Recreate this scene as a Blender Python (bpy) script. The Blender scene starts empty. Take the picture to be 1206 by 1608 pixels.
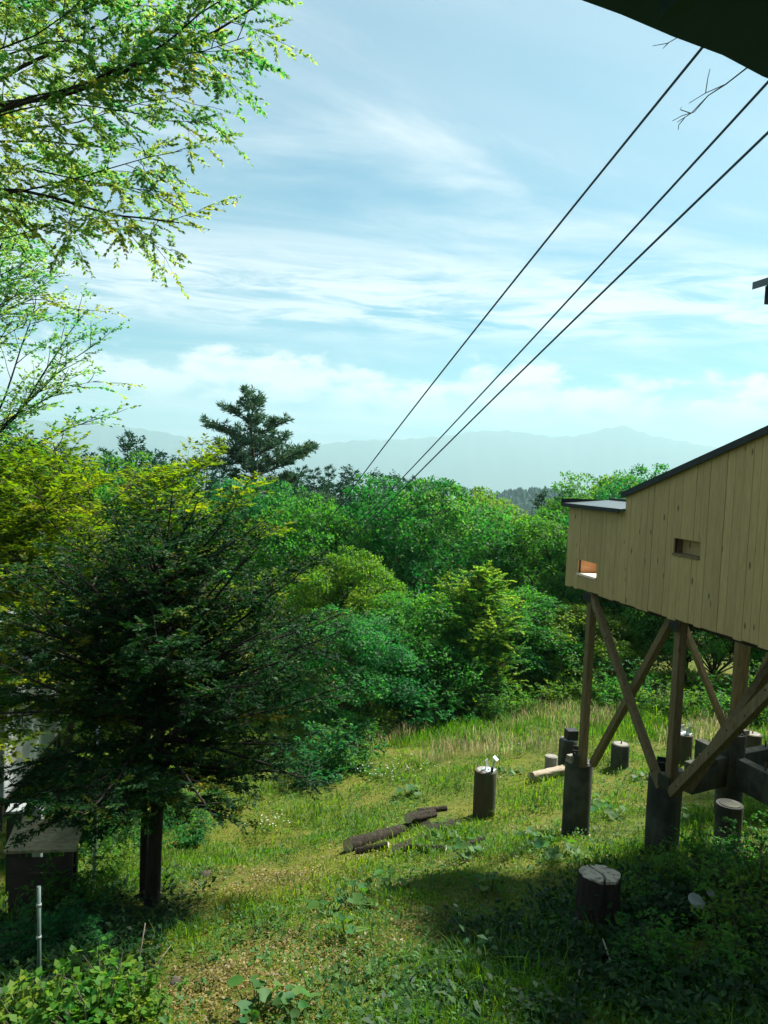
import bpy, bmesh, math, random
import numpy as np
from mathutils import Vector, Matrix

sc = bpy.context.scene
col = sc.collection
R_ = math.radians

# ------------------------------------------------------------------ camera
FPX, PW, PH = 1208.0, 1206.0, 1608.0
PITCH, ROLL = R_(3.1), R_(2.6)
F0 = np.array([0, math.cos(PITCH), -math.sin(PITCH)])
U0 = np.array([0, math.sin(PITCH), math.cos(PITCH)])
R0 = np.array([1.0, 0, 0])
RV = math.cos(ROLL) * R0 + math.sin(ROLL) * U0
UV = math.cos(ROLL) * U0 - math.sin(ROLL) * R0
cam_d = bpy.data.cameras.new("camera")
cam = bpy.data.objects.new("camera", cam_d)
col.objects.link(cam)
cam_d.sensor_fit = 'VERTICAL'
cam_d.sensor_height = 32.0
cam_d.lens = 32.0 * FPX / PH
cam_d.clip_start = 0.05
cam_d.clip_end = 40000
m3 = Matrix(((RV[0], UV[0], -F0[0]), (RV[1], UV[1], -F0[1]), (RV[2], UV[2], -F0[2])))
cam.matrix_world = m3.to_4x4()
sc.camera = cam

# ------------------------------------------------------------------ sun and sky
SUN_AZ, SUN_EL = R_(50), R_(52)         # azimuth to the right of the view, elevation
SUND = np.array([math.sin(SUN_AZ) * math.cos(SUN_EL), math.cos(SUN_AZ) * math.cos(SUN_EL), math.sin(SUN_EL)])
sd = bpy.data.lights.new("sun", 'SUN')
sd.energy = 5.0
sd.angle = R_(5.0)
sd.color = (1.0, 0.95, 0.85)
sun = bpy.data.objects.new("sun", sd)
col.objects.link(sun)
sun.rotation_euler = Vector(SUND).to_track_quat('Z', 'Y').to_euler()
sun.location = (30, 25, 60)

world = bpy.data.worlds.new("World")
sc.world = world
world.use_nodes = True


def build_world():
    nt = world.node_tree
    N, L = nt.nodes, nt.links
    N.clear()

    def nd(t, **k):
        n = N.new(t)
        for a, b in k.items():
            setattr(n, a, b)
        return n

    def mth(op, a, b=None, c=None, clamp=False):
        n = nd('ShaderNodeMath', operation=op, use_clamp=clamp)
        for i, v in enumerate((a, b, c)):
            if v is None:
                continue
            if isinstance(v, (int, float)):
                n.inputs[i].default_value = v
            else:
                L.new(v, n.inputs[i])
        return n.outputs[0]

    def maprange(v, a, b, c=0.0, d=1.0, smooth=True):
        n = nd('ShaderNodeMapRange', interpolation_type='SMOOTHSTEP' if smooth else 'LINEAR')
        L.new(v, n.inputs[0])
        for i, q in enumerate((a, b, c, d)):
            n.inputs[i + 1].default_value = q
        return n.outputs[0]

    def comb(x, y, z):
        n = nd('ShaderNodeCombineXYZ')
        for i, v in enumerate((x, y, z)):
            if isinstance(v, (int, float)):
                n.inputs[i].default_value = v
            else:
                L.new(v, n.inputs[i])
        return n.outputs[0]

    def noise(vec, scale, detail, rough=0.55, dist=0.0):
        n = nd('ShaderNodeTexNoise')
        n.inputs['Scale'].default_value = scale
        n.inputs['Detail'].default_value = detail
        n.inputs['Roughness'].default_value = rough
        n.inputs['Distortion'].default_value = dist
        L.new(vec, n.inputs['Vector'])
        return n.outputs[0]

    tc = nd('ShaderNodeTexCoord')
    sep = nd('ShaderNodeSeparateXYZ')
    L.new(tc.outputs['Generated'], sep.inputs[0])
    dx, dy, dz = sep.outputs
    sky = nd('ShaderNodeTexSky', sky_type='NISHITA')
    sky.sun_disc = False
    sky.sun_elevation = SUN_EL
    sky.sun_rotation = SUN_AZ
    sky.air_density = 1.0
    sky.dust_density = 1.2
    sky.ozone_density = 1.0
    tint = nd('ShaderNodeMix', data_type='RGBA', blend_type='MULTIPLY')
    tint.inputs['Factor'].default_value = 1.0
    L.new(sky.outputs[0], tint.inputs['A'])
    tint.inputs['B'].default_value = SKY_TINT
    # high cirrus on a flat layer overhead
    zz = mth('ADD', mth('MAXIMUM', dz, 0.0), 0.10)
    u = mth('DIVIDE', dx, zz)
    v = mth('DIVIDE', dy, zz)
    # streaks run roughly across the view, slightly rotated
    ca, sa = math.cos(R_(-14)), math.sin(R_(-14))
    ur = mth('ADD', mth('MULTIPLY', u, ca), mth('MULTIPLY', v, -sa))
    vr = mth('ADD', mth('MULTIPLY', u, sa), mth('MULTIPLY', v, ca))
    p1 = comb(mth('MULTIPLY', ur, 0.45), mth('MULTIPLY', vr, 1.0), 3.7)
    c1 = maprange(noise(p1, 1.5, 11, 0.60, 0.9), 0.42, 0.76)
    p2 = comb(mth('MULTIPLY', ur, 0.30), mth('MULTIPLY', vr, 0.8), 9.1)
    c2 = maprange(noise(p2, 0.62, 6, 0.5, 0.3), 0.44, 0.72)
    cir = mth('ADD', mth('MULTIPLY', c1, 0.62), mth('MULTIPLY', c2, 0.40), clamp=True)
    # stratus sheet and a cumulus row low over the valley, at every azimuth
    az = nd('ShaderNodeMath', operation='ARCTAN2')
    L.new(dx, az.inputs[0]); L.new(dy, az.inputs[1])
    el = mth('ARCSINE', dz)
    p3 = comb(mth('MULTIPLY', az.outputs[0], 3.0), mth('MULTIPLY', el, 22.0), 1.3)
    sh = maprange(noise(p3, 2.2, 11, 0.66, 0.7), 0.38, 0.62)
    band = mth('MULTIPLY', maprange(el, R_(8.5), R_(11.0)), maprange(el, R_(16.5), R_(13.0)))
    sheet = mth('MULTIPLY', mth('MULTIPLY', sh, band), 0.7)
    p4 = comb(mth('MULTIPLY', az.outputs[0], 9.0), mth('MULTIPLY', el, 20.0), 5.3)
    n4 = noise(p4, 1.7, 11, 0.62, 0.2)
    ptop = comb(mth('MULTIPLY', az.outputs[0], 6.0), 2.0, 0.4)
    ntop = noise(ptop, 1.1, 4, 0.5)
    topel = mth('ADD', R_(3.4), mth('MULTIPLY', ntop, R_(8.0)))
    under = mth('SUBTRACT', topel, el)
    cum = mth('MULTIPLY', maprange(mth('ADD', mth('MULTIPLY', n4, 0.13), under), 0.050, 0.082), maprange(el, R_(2.5), R_(6.0)))
    cum = mth('MULTIPLY', cum, maprange(n4, 0.34, 0.60, 0.30, 1.0))
    above = maprange(dz, -0.02, 0.02)
    mix0 = nd('ShaderNodeMix', data_type='RGBA')
    L.new(mth('MULTIPLY', cir, above), mix0.inputs['Factor'])
    L.new(tint.outputs['Result'], mix0.inputs['A'])
    mix0.inputs['B'].default_value = CLOUD
    mix = nd('ShaderNodeMix', data_type='RGBA')
    L.new(mth('MULTIPLY', mth('MAXIMUM', sheet, cum, clamp=True), above), mix.inputs['Factor'])
    L.new(mix0.outputs['Result'], mix.inputs['A'])
    mix.inputs['B'].default_value = LOW_CLOUD
    bg = nd('ShaderNodeBackground')
    bg.inputs['Strength'].default_value = SKY_STRENGTH
    L.new(mix.outputs['Result'], bg.inputs['Color'])
    out = nd('ShaderNodeOutputWorld')
    L.new(bg.outputs[0], out.inputs['Surface'])


SKY_STRENGTH = 0.05
SKY_TINT = (0.27, 0.77, 0.84, 1)
CLOUD = (7.8, 8.1, 8.3, 1)
LOW_CLOUD = (9.6, 9.4, 9.5, 1)
build_world()

sc.view_settings.view_transform = 'Standard'
sc.view_settings.look = 'None'
sc.view_settings.exposure = 1.4
sc.view_settings.gamma = 1.0
sc.view_settings.use_curve_mapping = False
sc.render.engine = 'CYCLES'
cy = sc.cycles
cy.use_denoising = True
cy.max_bounces = 6
cy.diffuse_bounces = 3
cy.glossy_bounces = 2
cy.transmission_bounces = 4
cy.transparent_max_bounces = 4
cy.volume_bounces = 0
cy.sample_clamp_indirect = 6.0


# ------------------------------------------------------------------ helpers
def ray(px, py):
    return F0 + RV * (px - PW / 2) / FPX - UV * (py - PH / 2) / FPX


def P(px, py, d):
    """the place at depth d metres along the line through a point of the photograph"""
    return ray(px, py) * d


def on_z(px, py, z):
    r = ray(px, py)
    return r * (z / r[2])


def smooth_noise(x, y, s):
    return (np.sin(x * s * 1.7 + 1.3) * np.cos(y * s * 1.3 - 0.7) + 0.6 * np.sin(x * s * 3.1 - y * s * 2.3 + 2.1)
            + 0.4 * np.cos(x * s * 5.3 + y * s * 4.7))


YK = [-60, -10, 0, 9, 13.2, 25, 32, 90, 150, 400, 2000, 6000, 30000]
ZK = [0.5, -1.3, -2.54, -4.97, -6.36, -8.05, -9.0, -12.5, -24, -75, -180, -190, -195]


def gz(x, y):
    x = np.asarray(x, float); y = np.asarray(y, float)
    yy = y + np.maximum(0, np.abs(x) - 14) * 0.45
    z = np.interp(yy, YK, ZK)
    z = z + 1.2 * np.tanh(x / 8.0) * np.clip((70 - yy) / 40.0, 0, 1)
    near = np.clip((60 - yy) / 40.0, 0, 1)
    z = z + near * (0.05 * smooth_noise(x, y, 0.8) + 0.015 * smooth_noise(x, y, 3.0))
    mid = np.clip((yy - 100) / 200.0, 0, 1)
    z = z + mid * np.minimum(yy * 0.006, 14) * smooth_noise(x, y, 0.004)
    z = z + 112 * np.exp(-((x - 250) / 190.0) ** 2 - ((y - 1250) / 260.0) ** 2)
    return z


def gzf(x, y):
    return float(gz(x, y))


def on_ground(px, py):
    """where the line of sight through a photo point meets the ground"""
    r = ray(px, py)
    lo, hi = 1.0, 60.0
    for _ in range(60):
        m = (lo + hi) / 2
        q = r * m
        if q[2] > gzf(q[0], q[1]):
            lo = m
        else:
            hi = m
    return r * lo


def tag(o, label=None, cat=None, group=None, kind=None):
    for k, v in (("label", label), ("category", cat), ("group", group), ("kind", kind)):
        if v:
            o[k] = v
    return o


def link(name, me, mat=None, parent=None):
    o = bpy.data.objects.new(name, me)
    col.objects.link(o)
    if mat is not None and me is not None and not me.materials:
        me.materials.append(mat)
    if parent is not None:
        o.parent = parent
    return o


def empty(name, loc=(0, 0, 0), rz=0.0):
    o = bpy.data.objects.new(name, None)
    o.empty_display_size = 0.2
    col.objects.link(o)
    o.location = tuple(float(q) for q in loc)
    o.rotation_euler = (0, 0, rz)
    return o


def np_mesh(name, verts, faces, var=None, smooth=False):
    """faces: (n,k) int array"""
    me = bpy.data.meshes.new(name)
    verts = np.ascontiguousarray(verts, np.float32)
    faces = np.ascontiguousarray(faces, np.int32)
    n, k = faces.shape
    me.vertices.add(len(verts))
    me.vertices.foreach_set('co', verts.ravel())
    me.loops.add(n * k)
    me.loops.foreach_set('vertex_index', faces.ravel())
    me.polygons.add(n)
    me.polygons.foreach_set('loop_start', np.arange(0, n * k, k, dtype=np.int32))
    if smooth:
        me.polygons.foreach_set('use_smooth', np.ones(n, dtype=bool))
    if var is not None:
        a = me.attributes.new('var', 'FLOAT', 'FACE')
        a.data.foreach_set('value', np.ascontiguousarray(var, np.float32))
    me.update(calc_edges=True)
    me.validate()
    return me


class MB:
    """collects boxes, prisms and tubes of ONE part"""

    def __init__(self):
        self.v, self.f, self.sm = [], [], []

    def box(self, c, size, rot=None):
        hx, hy, hz = [s / 2 for s in size]
        b = len(self.v)
        for sx, sy, sz in ((-1, -1, -1), (1, -1, -1), (1, 1, -1), (-1, 1, -1), (-1, -1, 1), (1, -1, 1), (1, 1, 1), (-1, 1, 1)):
            q = Vector((sx * hx, sy * hy, sz * hz))
            if rot is not None:
                q = rot @ q
            self.v.append((c[0] + q.x, c[1] + q.y, c[2] + q.z))
        for q in ((0, 3, 2, 1), (4, 5, 6, 7), (0, 1, 5, 4), (1, 2, 6, 5), (2, 3, 7, 6), (3, 0, 4, 7)):
            self.f.append([b + i for i in q]); self.sm.append(False)
        return self

    def hexa(self, pts):
        """8 corners: 4 bottom ring, 4 top ring"""
        b = len(self.v)
        self.v += [tuple(float(t) for t in q) for q in pts]
        for q in ((0, 3, 2, 1), (4, 5, 6, 7), (0, 1, 5, 4), (1, 2, 6, 5), (2, 3, 7, 6), (3, 0, 4, 7)):
            self.f.append([b + i for i in q]); self.sm.append(False)
        return self

    def beam(self, a, b, w, h, up=(0, 0, 1)):
        """square timber from a to b"""
        a, b = Vector(a), Vector(b)
        d = (b - a).normalized()
        up = Vector(up)
        s = d.cross(up)
        if s.length < 1e-4:
            s = d.cross(Vector((0, 1, 0)))
        s.normalize()
        t = s.cross(d).normalized()
        q = []
        for e in (a, b):
            for i, j in ((-1, -1), (1, -1), (1, 1), (-1, 1)):
                q.append(e + s * (i * w / 2) + t * (j * h / 2))
        return self.hexa(q)

    def tube(self, pts, rad, n=8, caps=True, smooth=True):
        pts = [Vector(tuple(float(t) for t in p)) for p in pts]
        b = len(self.v)
        m = len(pts)
        prev = None
        for i, p in enumerate(pts):
            d = (pts[min(i + 1, m - 1)] - pts[max(i - 1, 0)])
            if d.length < 1e-9:
                d = Vector((0, 0, 1))
            d.normalize()
            if prev is None:
                s = d.cross(Vector((0.3, 0.2, 1)))
                if s.length < 1e-3:
                    s = d.cross(Vector((1, 0, 0)))
            else:
                s = prev - d * prev.dot(d)
            s.normalize(); prev = s
            t = d.cross(s)
            r = rad[i] if hasattr(rad, '__len__') else rad
            for k in range(n):
                a = 2 * math.pi * k / n
                q = p + s * (math.cos(a) * r) + t * (math.sin(a) * r)
                self.v.append((q.x, q.y, q.z))
        for i in range(m - 1):
            for k in range(n):
                k2 = (k + 1) % n
                self.f.append([b + i * n + k, b + i * n + k2, b + (i + 1) * n + k2, b + (i + 1) * n + k]); self.sm.append(smooth)
        if caps:
            self.f.append([b + k for k in range(n)][::-1]); self.sm.append(False)
            self.f.append([b + (m - 1) * n + k for k in range(n)]); self.sm.append(False)
        return self

    def poly(self, pts):
        b = len(self.v)
        self.v += [tuple(float(t) for t in q) for q in pts]
        self.f.append([b + i for i in range(len(pts))]); self.sm.append(False)
        return self

    def mesh(self, name):
        me = bpy.data.meshes.new(name)
        me.from_pydata(self.v, [], self.f)
        me.polygons.foreach_set('use_smooth', np.array(self.sm, dtype=bool))
        me.update()
        return me

    def build(self, name, mat, parent=None, bevel=0.0):
        o = link(name, self.mesh(name), mat, parent)
        if bevel:
            b = o.modifiers.new('bevel', 'BEVEL')
            b.width = bevel; b.segments = 2; b.limit_method = 'ANGLE'
        return o


# ------------------------------------------------------------------ materials
def new_mat(name):
    m = bpy.data.materials.new(name)
    m.use_nodes = True
    nt = m.node_tree
    for n in list(nt.nodes):
        if n.type != 'OUTPUT_MATERIAL':
            nt.nodes.remove(n)
    return m, nt, nt.nodes, nt.links, [n for n in nt.nodes if n.type == 'OUTPUT_MATERIAL'][0]


def ramp(N, L, src, stops, interp='LINEAR'):
    r = N.new('ShaderNodeValToRGB')
    r.color_ramp.interpolation = interp
    e = r.color_ramp.elements
    while len(e) < len(stops):
        e.new(0.5)
    for q, (p, c) in zip(e, stops):
        q.position = p
        q.color = (c[0], c[1], c[2], 1)
    L.new(src, r.inputs[0])
    return r.outputs[0]


def noise_node(N, L, scale, detail=6, rough=0.55, dist=0.0, coord='Object', mapscale=None, rnd=False):
    tc = N.new('ShaderNodeTexCoord')
    src = tc.outputs[coord]
    if coord == 'Position':
        pass
    if mapscale:
        mp = N.new('ShaderNodeMapping')
        mp.inputs['Scale'].default_value = mapscale
        L.new(src, mp.inputs[0]); src = mp.outputs[0]
    if rnd:
        oi = N.new('ShaderNodeObjectInfo')
        ml = N.new('ShaderNodeMath'); ml.operation = 'MULTIPLY'; ml.inputs[1].default_value = 53.0
        L.new(oi.outputs['Random'], ml.inputs[0])
        ad = N.new('ShaderNodeVectorMath'); ad.operation = 'ADD'
        L.new(src, ad.inputs[0]); L.new(ml.outputs[0], ad.inputs[1]); src = ad.outputs[0]
    n = N.new('ShaderNodeTexNoise')
    n.inputs['Scale'].default_value = scale
    n.inputs['Detail'].default_value = detail
    n.inputs['Roughness'].default_value = rough
    n.inputs['Distortion'].default_value = dist
    L.new(src, n.inputs['Vector'])
    return n.outputs[0]


def leaf_mat(name, stops, trans=0.35, tcol=None, rough=0.5, spec=0.35, hue_var=0.03, val_var=0.25, blotch=0.0):
    m, nt, N, L, out = new_mat(name)
    at = N.new('ShaderNodeAttribute'); at.attribute_name = 'var'
    c = ramp(N, L, at.outputs['Fac'], stops)
    oi = N.new('ShaderNodeObjectInfo')
    hs = N.new('ShaderNodeHueSaturation')
    a = N.new('ShaderNodeMapRange'); L.new(oi.outputs['Random'], a.inputs[0])
    a.inputs[3].default_value = 0.5 - hue_var; a.inputs[4].default_value = 0.5 + hue_var
    b = N.new('ShaderNodeMapRange')
    nz = noise_node(N, L, 1.1, 3)
    L.new(nz, b.inputs[0]); b.inputs[1].default_value = 0.3; b.inputs[2].default_value = 0.7
    b.inputs[3].default_value = 1 - val_var; b.inputs[4].default_value = 1 + val_var
    L.new(a.outputs[0], hs.inputs['Hue']); L.new(b.outputs[0], hs.inputs['Value'])
    L.new(c, hs.inputs['Color'])
    p = N.new('ShaderNodeBsdfPrincipled')
    L.new(hs.outputs[0], p.inputs['Base Color'])
    p.inputs['Roughness'].default_value = rough
    p.inputs['Specular IOR Level'].default_value = spec
    tr = N.new('ShaderNodeBsdfTranslucent')
    tm = N.new('ShaderNodeMix'); tm.data_type = 'RGBA'; tm.blend_type = 'MULTIPLY'
    tm.inputs['Factor'].default_value = 1.0
    L.new(hs.outputs[0], tm.inputs['A'])
    tm.inputs['B'].default_value = (*(tcol or (1.5, 1.5, 0.6)), 1)
    L.new(tm.outputs['Result'], tr.inputs[0])
    mx = N.new('ShaderNodeMixShader'); mx.inputs[0].default_value = trans
    L.new(p.outputs[0], mx.inputs[1]); L.new(tr.outputs[0], mx.inputs[2])
    L.new(mx.outputs[0], out.inputs[0])
    return m


def surf_mat(name, stops, scale=4.0, detail=8, rough=0.8, bump=0.3, bscale=None, bdist=0.01, mapscale=None, metallic=0.0,
             dist=0.0, spec=0.3, second=None, rnd=True, coord='Object'):
    m, nt, N, L, out = new_mat(name)
    nz = noise_node(N, L, scale, detail, 0.6, dist, coord, mapscale, rnd)
    c = ramp(N, L, nz, stops)
    if second:   # (scale, lo, hi, colour, mapscale): stains with a shape of their own
        n2 = noise_node(N, L, second[0], 6, 0.6, 0.2, coord, second[4] if len(second) > 4 else None, rnd)
        mr = N.new('ShaderNodeMapRange'); L.new(n2, mr.inputs[0])
        mr.inputs[1].default_value = second[1]; mr.inputs[2].default_value = second[2]
        mx = N.new('ShaderNodeMix'); mx.data_type = 'RGBA'
        L.new(mr.outputs[0], mx.inputs['Factor']); L.new(c, mx.inputs['A']); mx.inputs['B'].default_value = (*second[3], 1)
        c = mx.outputs['Result']
    p = N.new('ShaderNodeBsdfPrincipled')
    L.new(c, p.inputs['Base Color'])
    p.inputs['Roughness'].default_value = rough
    p.inputs['Metallic'].default_value = metallic
    p.inputs['Specular IOR Level'].default_value = spec
    if bump:
        bn = N.new('ShaderNodeBump'); bn.inputs['Strength'].default_value = bump; bn.inputs['Distance'].default_value = bdist
        n3 = noise_node(N, L, bscale or scale * 3, 8, 0.65, 0.1, coord, mapscale, rnd)
        L.new(n3, bn.inputs['Height']); L.new(bn.outputs[0], p.inputs['Normal'])
    L.new(p.outputs[0], out.inputs[0])
    return m


def plank_mat(name, base, dark, pale):
    """vertical boards: long grain, a tone per board, round knots"""
    m, nt, N, L, out = new_mat(name)
    oi = N.new('ShaderNodeObjectInfo')
    gr = noise_node(N, L, 6.0, 8, 0.6, 0.6, 'Object', (6.0, 6.0, 0.7), True)
    c = ramp(N, L, gr, [(0.30, dark), (0.5, base), (0.72, pale)])
    hs = N.new('ShaderNodeHueSaturation')
    a = N.new('ShaderNodeMapRange'); L.new(oi.outputs['Random'], a.inputs[0]); a.inputs[3].default_value = 0.92; a.inputs[4].default_value = 1.07
    L.new(a.outputs[0], hs.inputs['Value']); L.new(c, hs.inputs['Color'])
    tc = N.new('ShaderNodeTexCoord')
    mp = N.new('ShaderNodeMapping'); mp.inputs['Scale'].default_value = (7, 7, 2.6)
    ml = N.new('ShaderNodeMath'); ml.operation = 'MULTIPLY'; ml.inputs[1].default_value = 31.0
    L.new(oi.outputs['Random'], ml.inputs[0])
    L.new(tc.outputs['Object'], mp.inputs[0])
    ad = N.new('ShaderNodeVectorMath'); ad.operation = 'ADD'; L.new(mp.outputs[0], ad.inputs[0]); L.new(ml.outputs[0], ad.inputs[1])
    vo = N.new('ShaderNodeTexVoronoi'); vo.inputs['Scale'].default_value = 1.0
    L.new(ad.outputs[0], vo.inputs['Vector'])
    mr = N.new('ShaderNodeMapRange'); L.new(vo.outputs['Distance'], mr.inputs[0])
    mr.inputs[1].default_value = 0.075; mr.inputs[2].default_value = 0.125; mr.inputs[3].default_value = 0.85; mr.inputs[4].default_value = 0.0
    mx = N.new('ShaderNodeMix'); mx.data_type = 'RGBA'
    L.new(mr.outputs[0], mx.inputs['Factor']); L.new(hs.outputs[0], mx.inputs['A']); mx.inputs['B'].default_value = (0.10, 0.06, 0.025, 1)
    p = N.new('ShaderNodeBsdfPrincipled'); L.new(mx.outputs['Result'], p.inputs['Base Color'])
    p.inputs['Roughness'].default_value = 0.7
    p.inputs['Specular IOR Level'].default_value = 0.25
    bn = N.new('ShaderNodeBump'); bn.inputs['Strength'].default_value = 0.25; bn.inputs['Distance'].default_value = 0.004
    L.new(gr, bn.inputs['Height']); L.new(bn.outputs[0], p.inputs['Normal'])
    L.new(p.outputs[0], out.inputs[0])
    return m


M = {}
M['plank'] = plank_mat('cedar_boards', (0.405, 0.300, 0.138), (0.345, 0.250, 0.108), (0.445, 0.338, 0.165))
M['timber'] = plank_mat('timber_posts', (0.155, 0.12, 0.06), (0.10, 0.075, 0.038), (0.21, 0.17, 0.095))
M['orange_wood'] = surf_mat('fresh_orange_wood', [(0.35, (0.70, 0.38, 0.18)), (0.65, (0.78, 0.48, 0.25))], 5, mapscale=(1, 1, 6), rough=0.55, bump=0.1)
M['pale_wood'] = surf_mat('pale_sill_wood', [(0.35, (0.66, 0.55, 0.48)), (0.65, (0.78, 0.68, 0.60))], 6, mapscale=(1, 5, 1), rough=0.6, bump=0.1)
M['grey_wood'] = surf_mat('weathered_board', [(0.3, (0.20, 0.18, 0.10)), (0.5, (0.33, 0.30, 0.18)), (0.7, (0.46, 0.43, 0.29))], 7, mapscale=(1, 3, 1), rough=0.85, bump=0.5,
                          dist=1.2, second=(2.2, 0.50, 0.66, (0.10, 0.12, 0.05)))
M['roof'] = surf_mat('dark_metal_roof', [(0.3, (0.055, 0.075, 0.08)), (0.7, (0.085, 0.105, 0.11))], 2.5, rough=0.42, bump=0.05, metallic=0.35, spec=0.5)
M['fascia'] = surf_mat('dark_fascia', [(0.3, (0.008, 0.014, 0.016)), (0.7, (0.016, 0.024, 0.026))], 5, rough=0.6, bump=0.1)
M['dark_in'] = surf_mat('dark_sheathing', [(0.3, (0.035, 0.03, 0.022)), (0.7, (0.06, 0.05, 0.035))], 5, rough=0.9, bump=0.2)
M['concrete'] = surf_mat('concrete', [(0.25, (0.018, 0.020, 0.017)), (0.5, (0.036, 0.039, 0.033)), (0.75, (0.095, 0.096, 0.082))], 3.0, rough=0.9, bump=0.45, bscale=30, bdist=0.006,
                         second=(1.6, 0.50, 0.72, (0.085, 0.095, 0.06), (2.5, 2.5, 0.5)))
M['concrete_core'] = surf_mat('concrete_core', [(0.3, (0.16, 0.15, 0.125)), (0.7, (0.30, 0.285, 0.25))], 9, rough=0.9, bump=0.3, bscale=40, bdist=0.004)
M['tube_board'] = surf_mat('pile_form_tube', [(0.3, (0.034, 0.028, 0.016)), (0.6, (0.075, 0.060, 0.035)), (0.8, (0.16, 0.13, 0.08))], 2.2, rough=0.85, bump=0.3, mapscale=(2, 2, 0.6),
                           second=(2.0, 0.48, 0.70, (0.06, 0.07, 0.045), (3, 3, 0.5)))
M['steel'] = surf_mat('galvanised_steel', [(0.3, (0.42, 0.45, 0.46)), (0.7, (0.62, 0.65, 0.66))], 12, rough=0.42, metallic=0.75, bump=0.05, spec=0.5)
M['dark_steel'] = surf_mat('black_steel', [(0.3, (0.016, 0.018, 0.02)), (0.7, (0.035, 0.037, 0.04))], 12, rough=0.5, metallic=0.3, bump=0.1)
M['rust'] = surf_mat('rusty_bolt', [(0.3, (0.05, 0.025, 0.015)), (0.7, (0.12, 0.06, 0.03))], 20, rough=0.85, bump=0.2)
M['bark'] = surf_mat('bark', [(0.3, (0.030, 0.024, 0.018)), (0.55, (0.065, 0.052, 0.038)), (0.8, (0.12, 0.10, 0.075))], 5, mapscale=(3, 3, 0.7), rough=0.95, bump=0.9, bscale=9, bdist=0.03)
M['bark_dark'] = surf_mat('dark_bark', [(0.3, (0.012, 0.010, 0.009)), (0.7, (0.035, 0.028, 0.022))], 6, mapscale=(3, 3, 0.7), rough=0.95, bump=0.7, bscale=10, bdist=0.02)
M['bark_grey'] = surf_mat('grey_bark', [(0.3, (0.05, 0.046, 0.04)), (0.7, (0.13, 0.12, 0.10))], 5, mapscale=(2, 2, 0.8), rough=0.9, bump=0.5, bscale=9)
M['logbark'] = surf_mat('old_log_bark', [(0.3, (0.010, 0.008, 0.005)), (0.55, (0.028, 0.022, 0.014)), (0.8, (0.085, 0.068, 0.045))], 6, mapscale=(3, 3, 0.5), rough=0.95, bump=1.0, bscale=8, bdist=0.04,
                        second=(3, 0.58, 0.75, (0.05, 0.07, 0.02)))
M['birch'] = surf_mat('pale_log', [(0.3, (0.20, 0.16, 0.11)), (0.6, (0.33, 0.28, 0.21)), (0.8, (0.45, 0.40, 0.32))], 6, mapscale=(0.6, 3, 3), rough=0.85, bump=0.4)
M['endgrain'] = surf_mat('sawn_end', [(0.3, (0.42, 0.33, 0.23)), (0.6, (0.60, 0.52, 0.40)), (0.8, (0.70, 0.63, 0.52))], 8, rough=0.85, bump=0.3, second=(4, 0.58, 0.7, (0.12, 0.09, 0.06)))
M['endgrain_old'] = surf_mat('old_sawn_end', [(0.3, (0.24, 0.20, 0.15)), (0.6, (0.40, 0.35, 0.27)), (0.8, (0.52, 0.47, 0.38))], 9, rough=0.9, bump=0.4, second=(5, 0.52, 0.66, (0.09, 0.075, 0.05)))
M['paint'] = surf_mat('pale_green_paint', [(0.3, (0.55, 0.70, 0.63)), (0.7, (0.68, 0.80, 0.74))], 7, rough=0.5, bump=0.05, second=(4, 0.6, 0.75, (0.20, 0.26, 0.2)))
M['grey_pipe'] = surf_mat('grey_plastic_pipe', [(0.3, (0.06, 0.10, 0.09)), (0.7, (0.11, 0.16, 0.145))], 7, rough=0.5, bump=0.05)
M['siding'] = surf_mat('painted_siding', [(0.3, (0.30, 0.34, 0.35)), (0.7, (0.42, 0.46, 0.46))], 3, rough=0.5, bump=0.05, second=(1.2, 0.55, 0.8, (0.36, 0.40, 0.38)))
M['shed_roof'] = surf_mat('faded_metal_roof', [(0.3, (0.20, 0.23, 0.24)), (0.7, (0.33, 0.36, 0.37))], 3, rough=0.45, metallic=0.3, bump=0.05)
M['white'] = surf_mat('white_enamel', [(0.3, (0.20, 0.23, 0.23)), (0.7, (0.31, 0.34, 0.33))], 5, rough=0.4, bump=0.02)
M['cable'] = surf_mat('cable_sheath', [(0.3, (0.012, 0.045, 0.080)), (0.7, (0.020, 0.065, 0.110))], 2, rough=0.45, bump=0)
M['soffit'] = surf_mat('dark_soffit', [(0.3, (0.014, 0.048, 0.066)), (0.7, (0.024, 0.068, 0.088))], 3, rough=0.8, bump=0.2)
M['twig'] = surf_mat('twig_bark', [(0.3, (0.05, 0.04, 0.032)), (0.7, (0.12, 0.10, 0.08))], 8, rough=0.9, bump=0.2)
M['stick'] = surf_mat('bleached_stick', [(0.3, (0.13, 0.11, 0.08)), (0.7, (0.28, 0.25, 0.19))], 9, rough=0.85, bump=0.3)
M['stone'] = surf_mat('field_stone', [(0.3, (0.04, 0.036, 0.025)), (0.7, (0.10, 0.088, 0.065))], 5, rough=0.95, bump=0.6)

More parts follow.
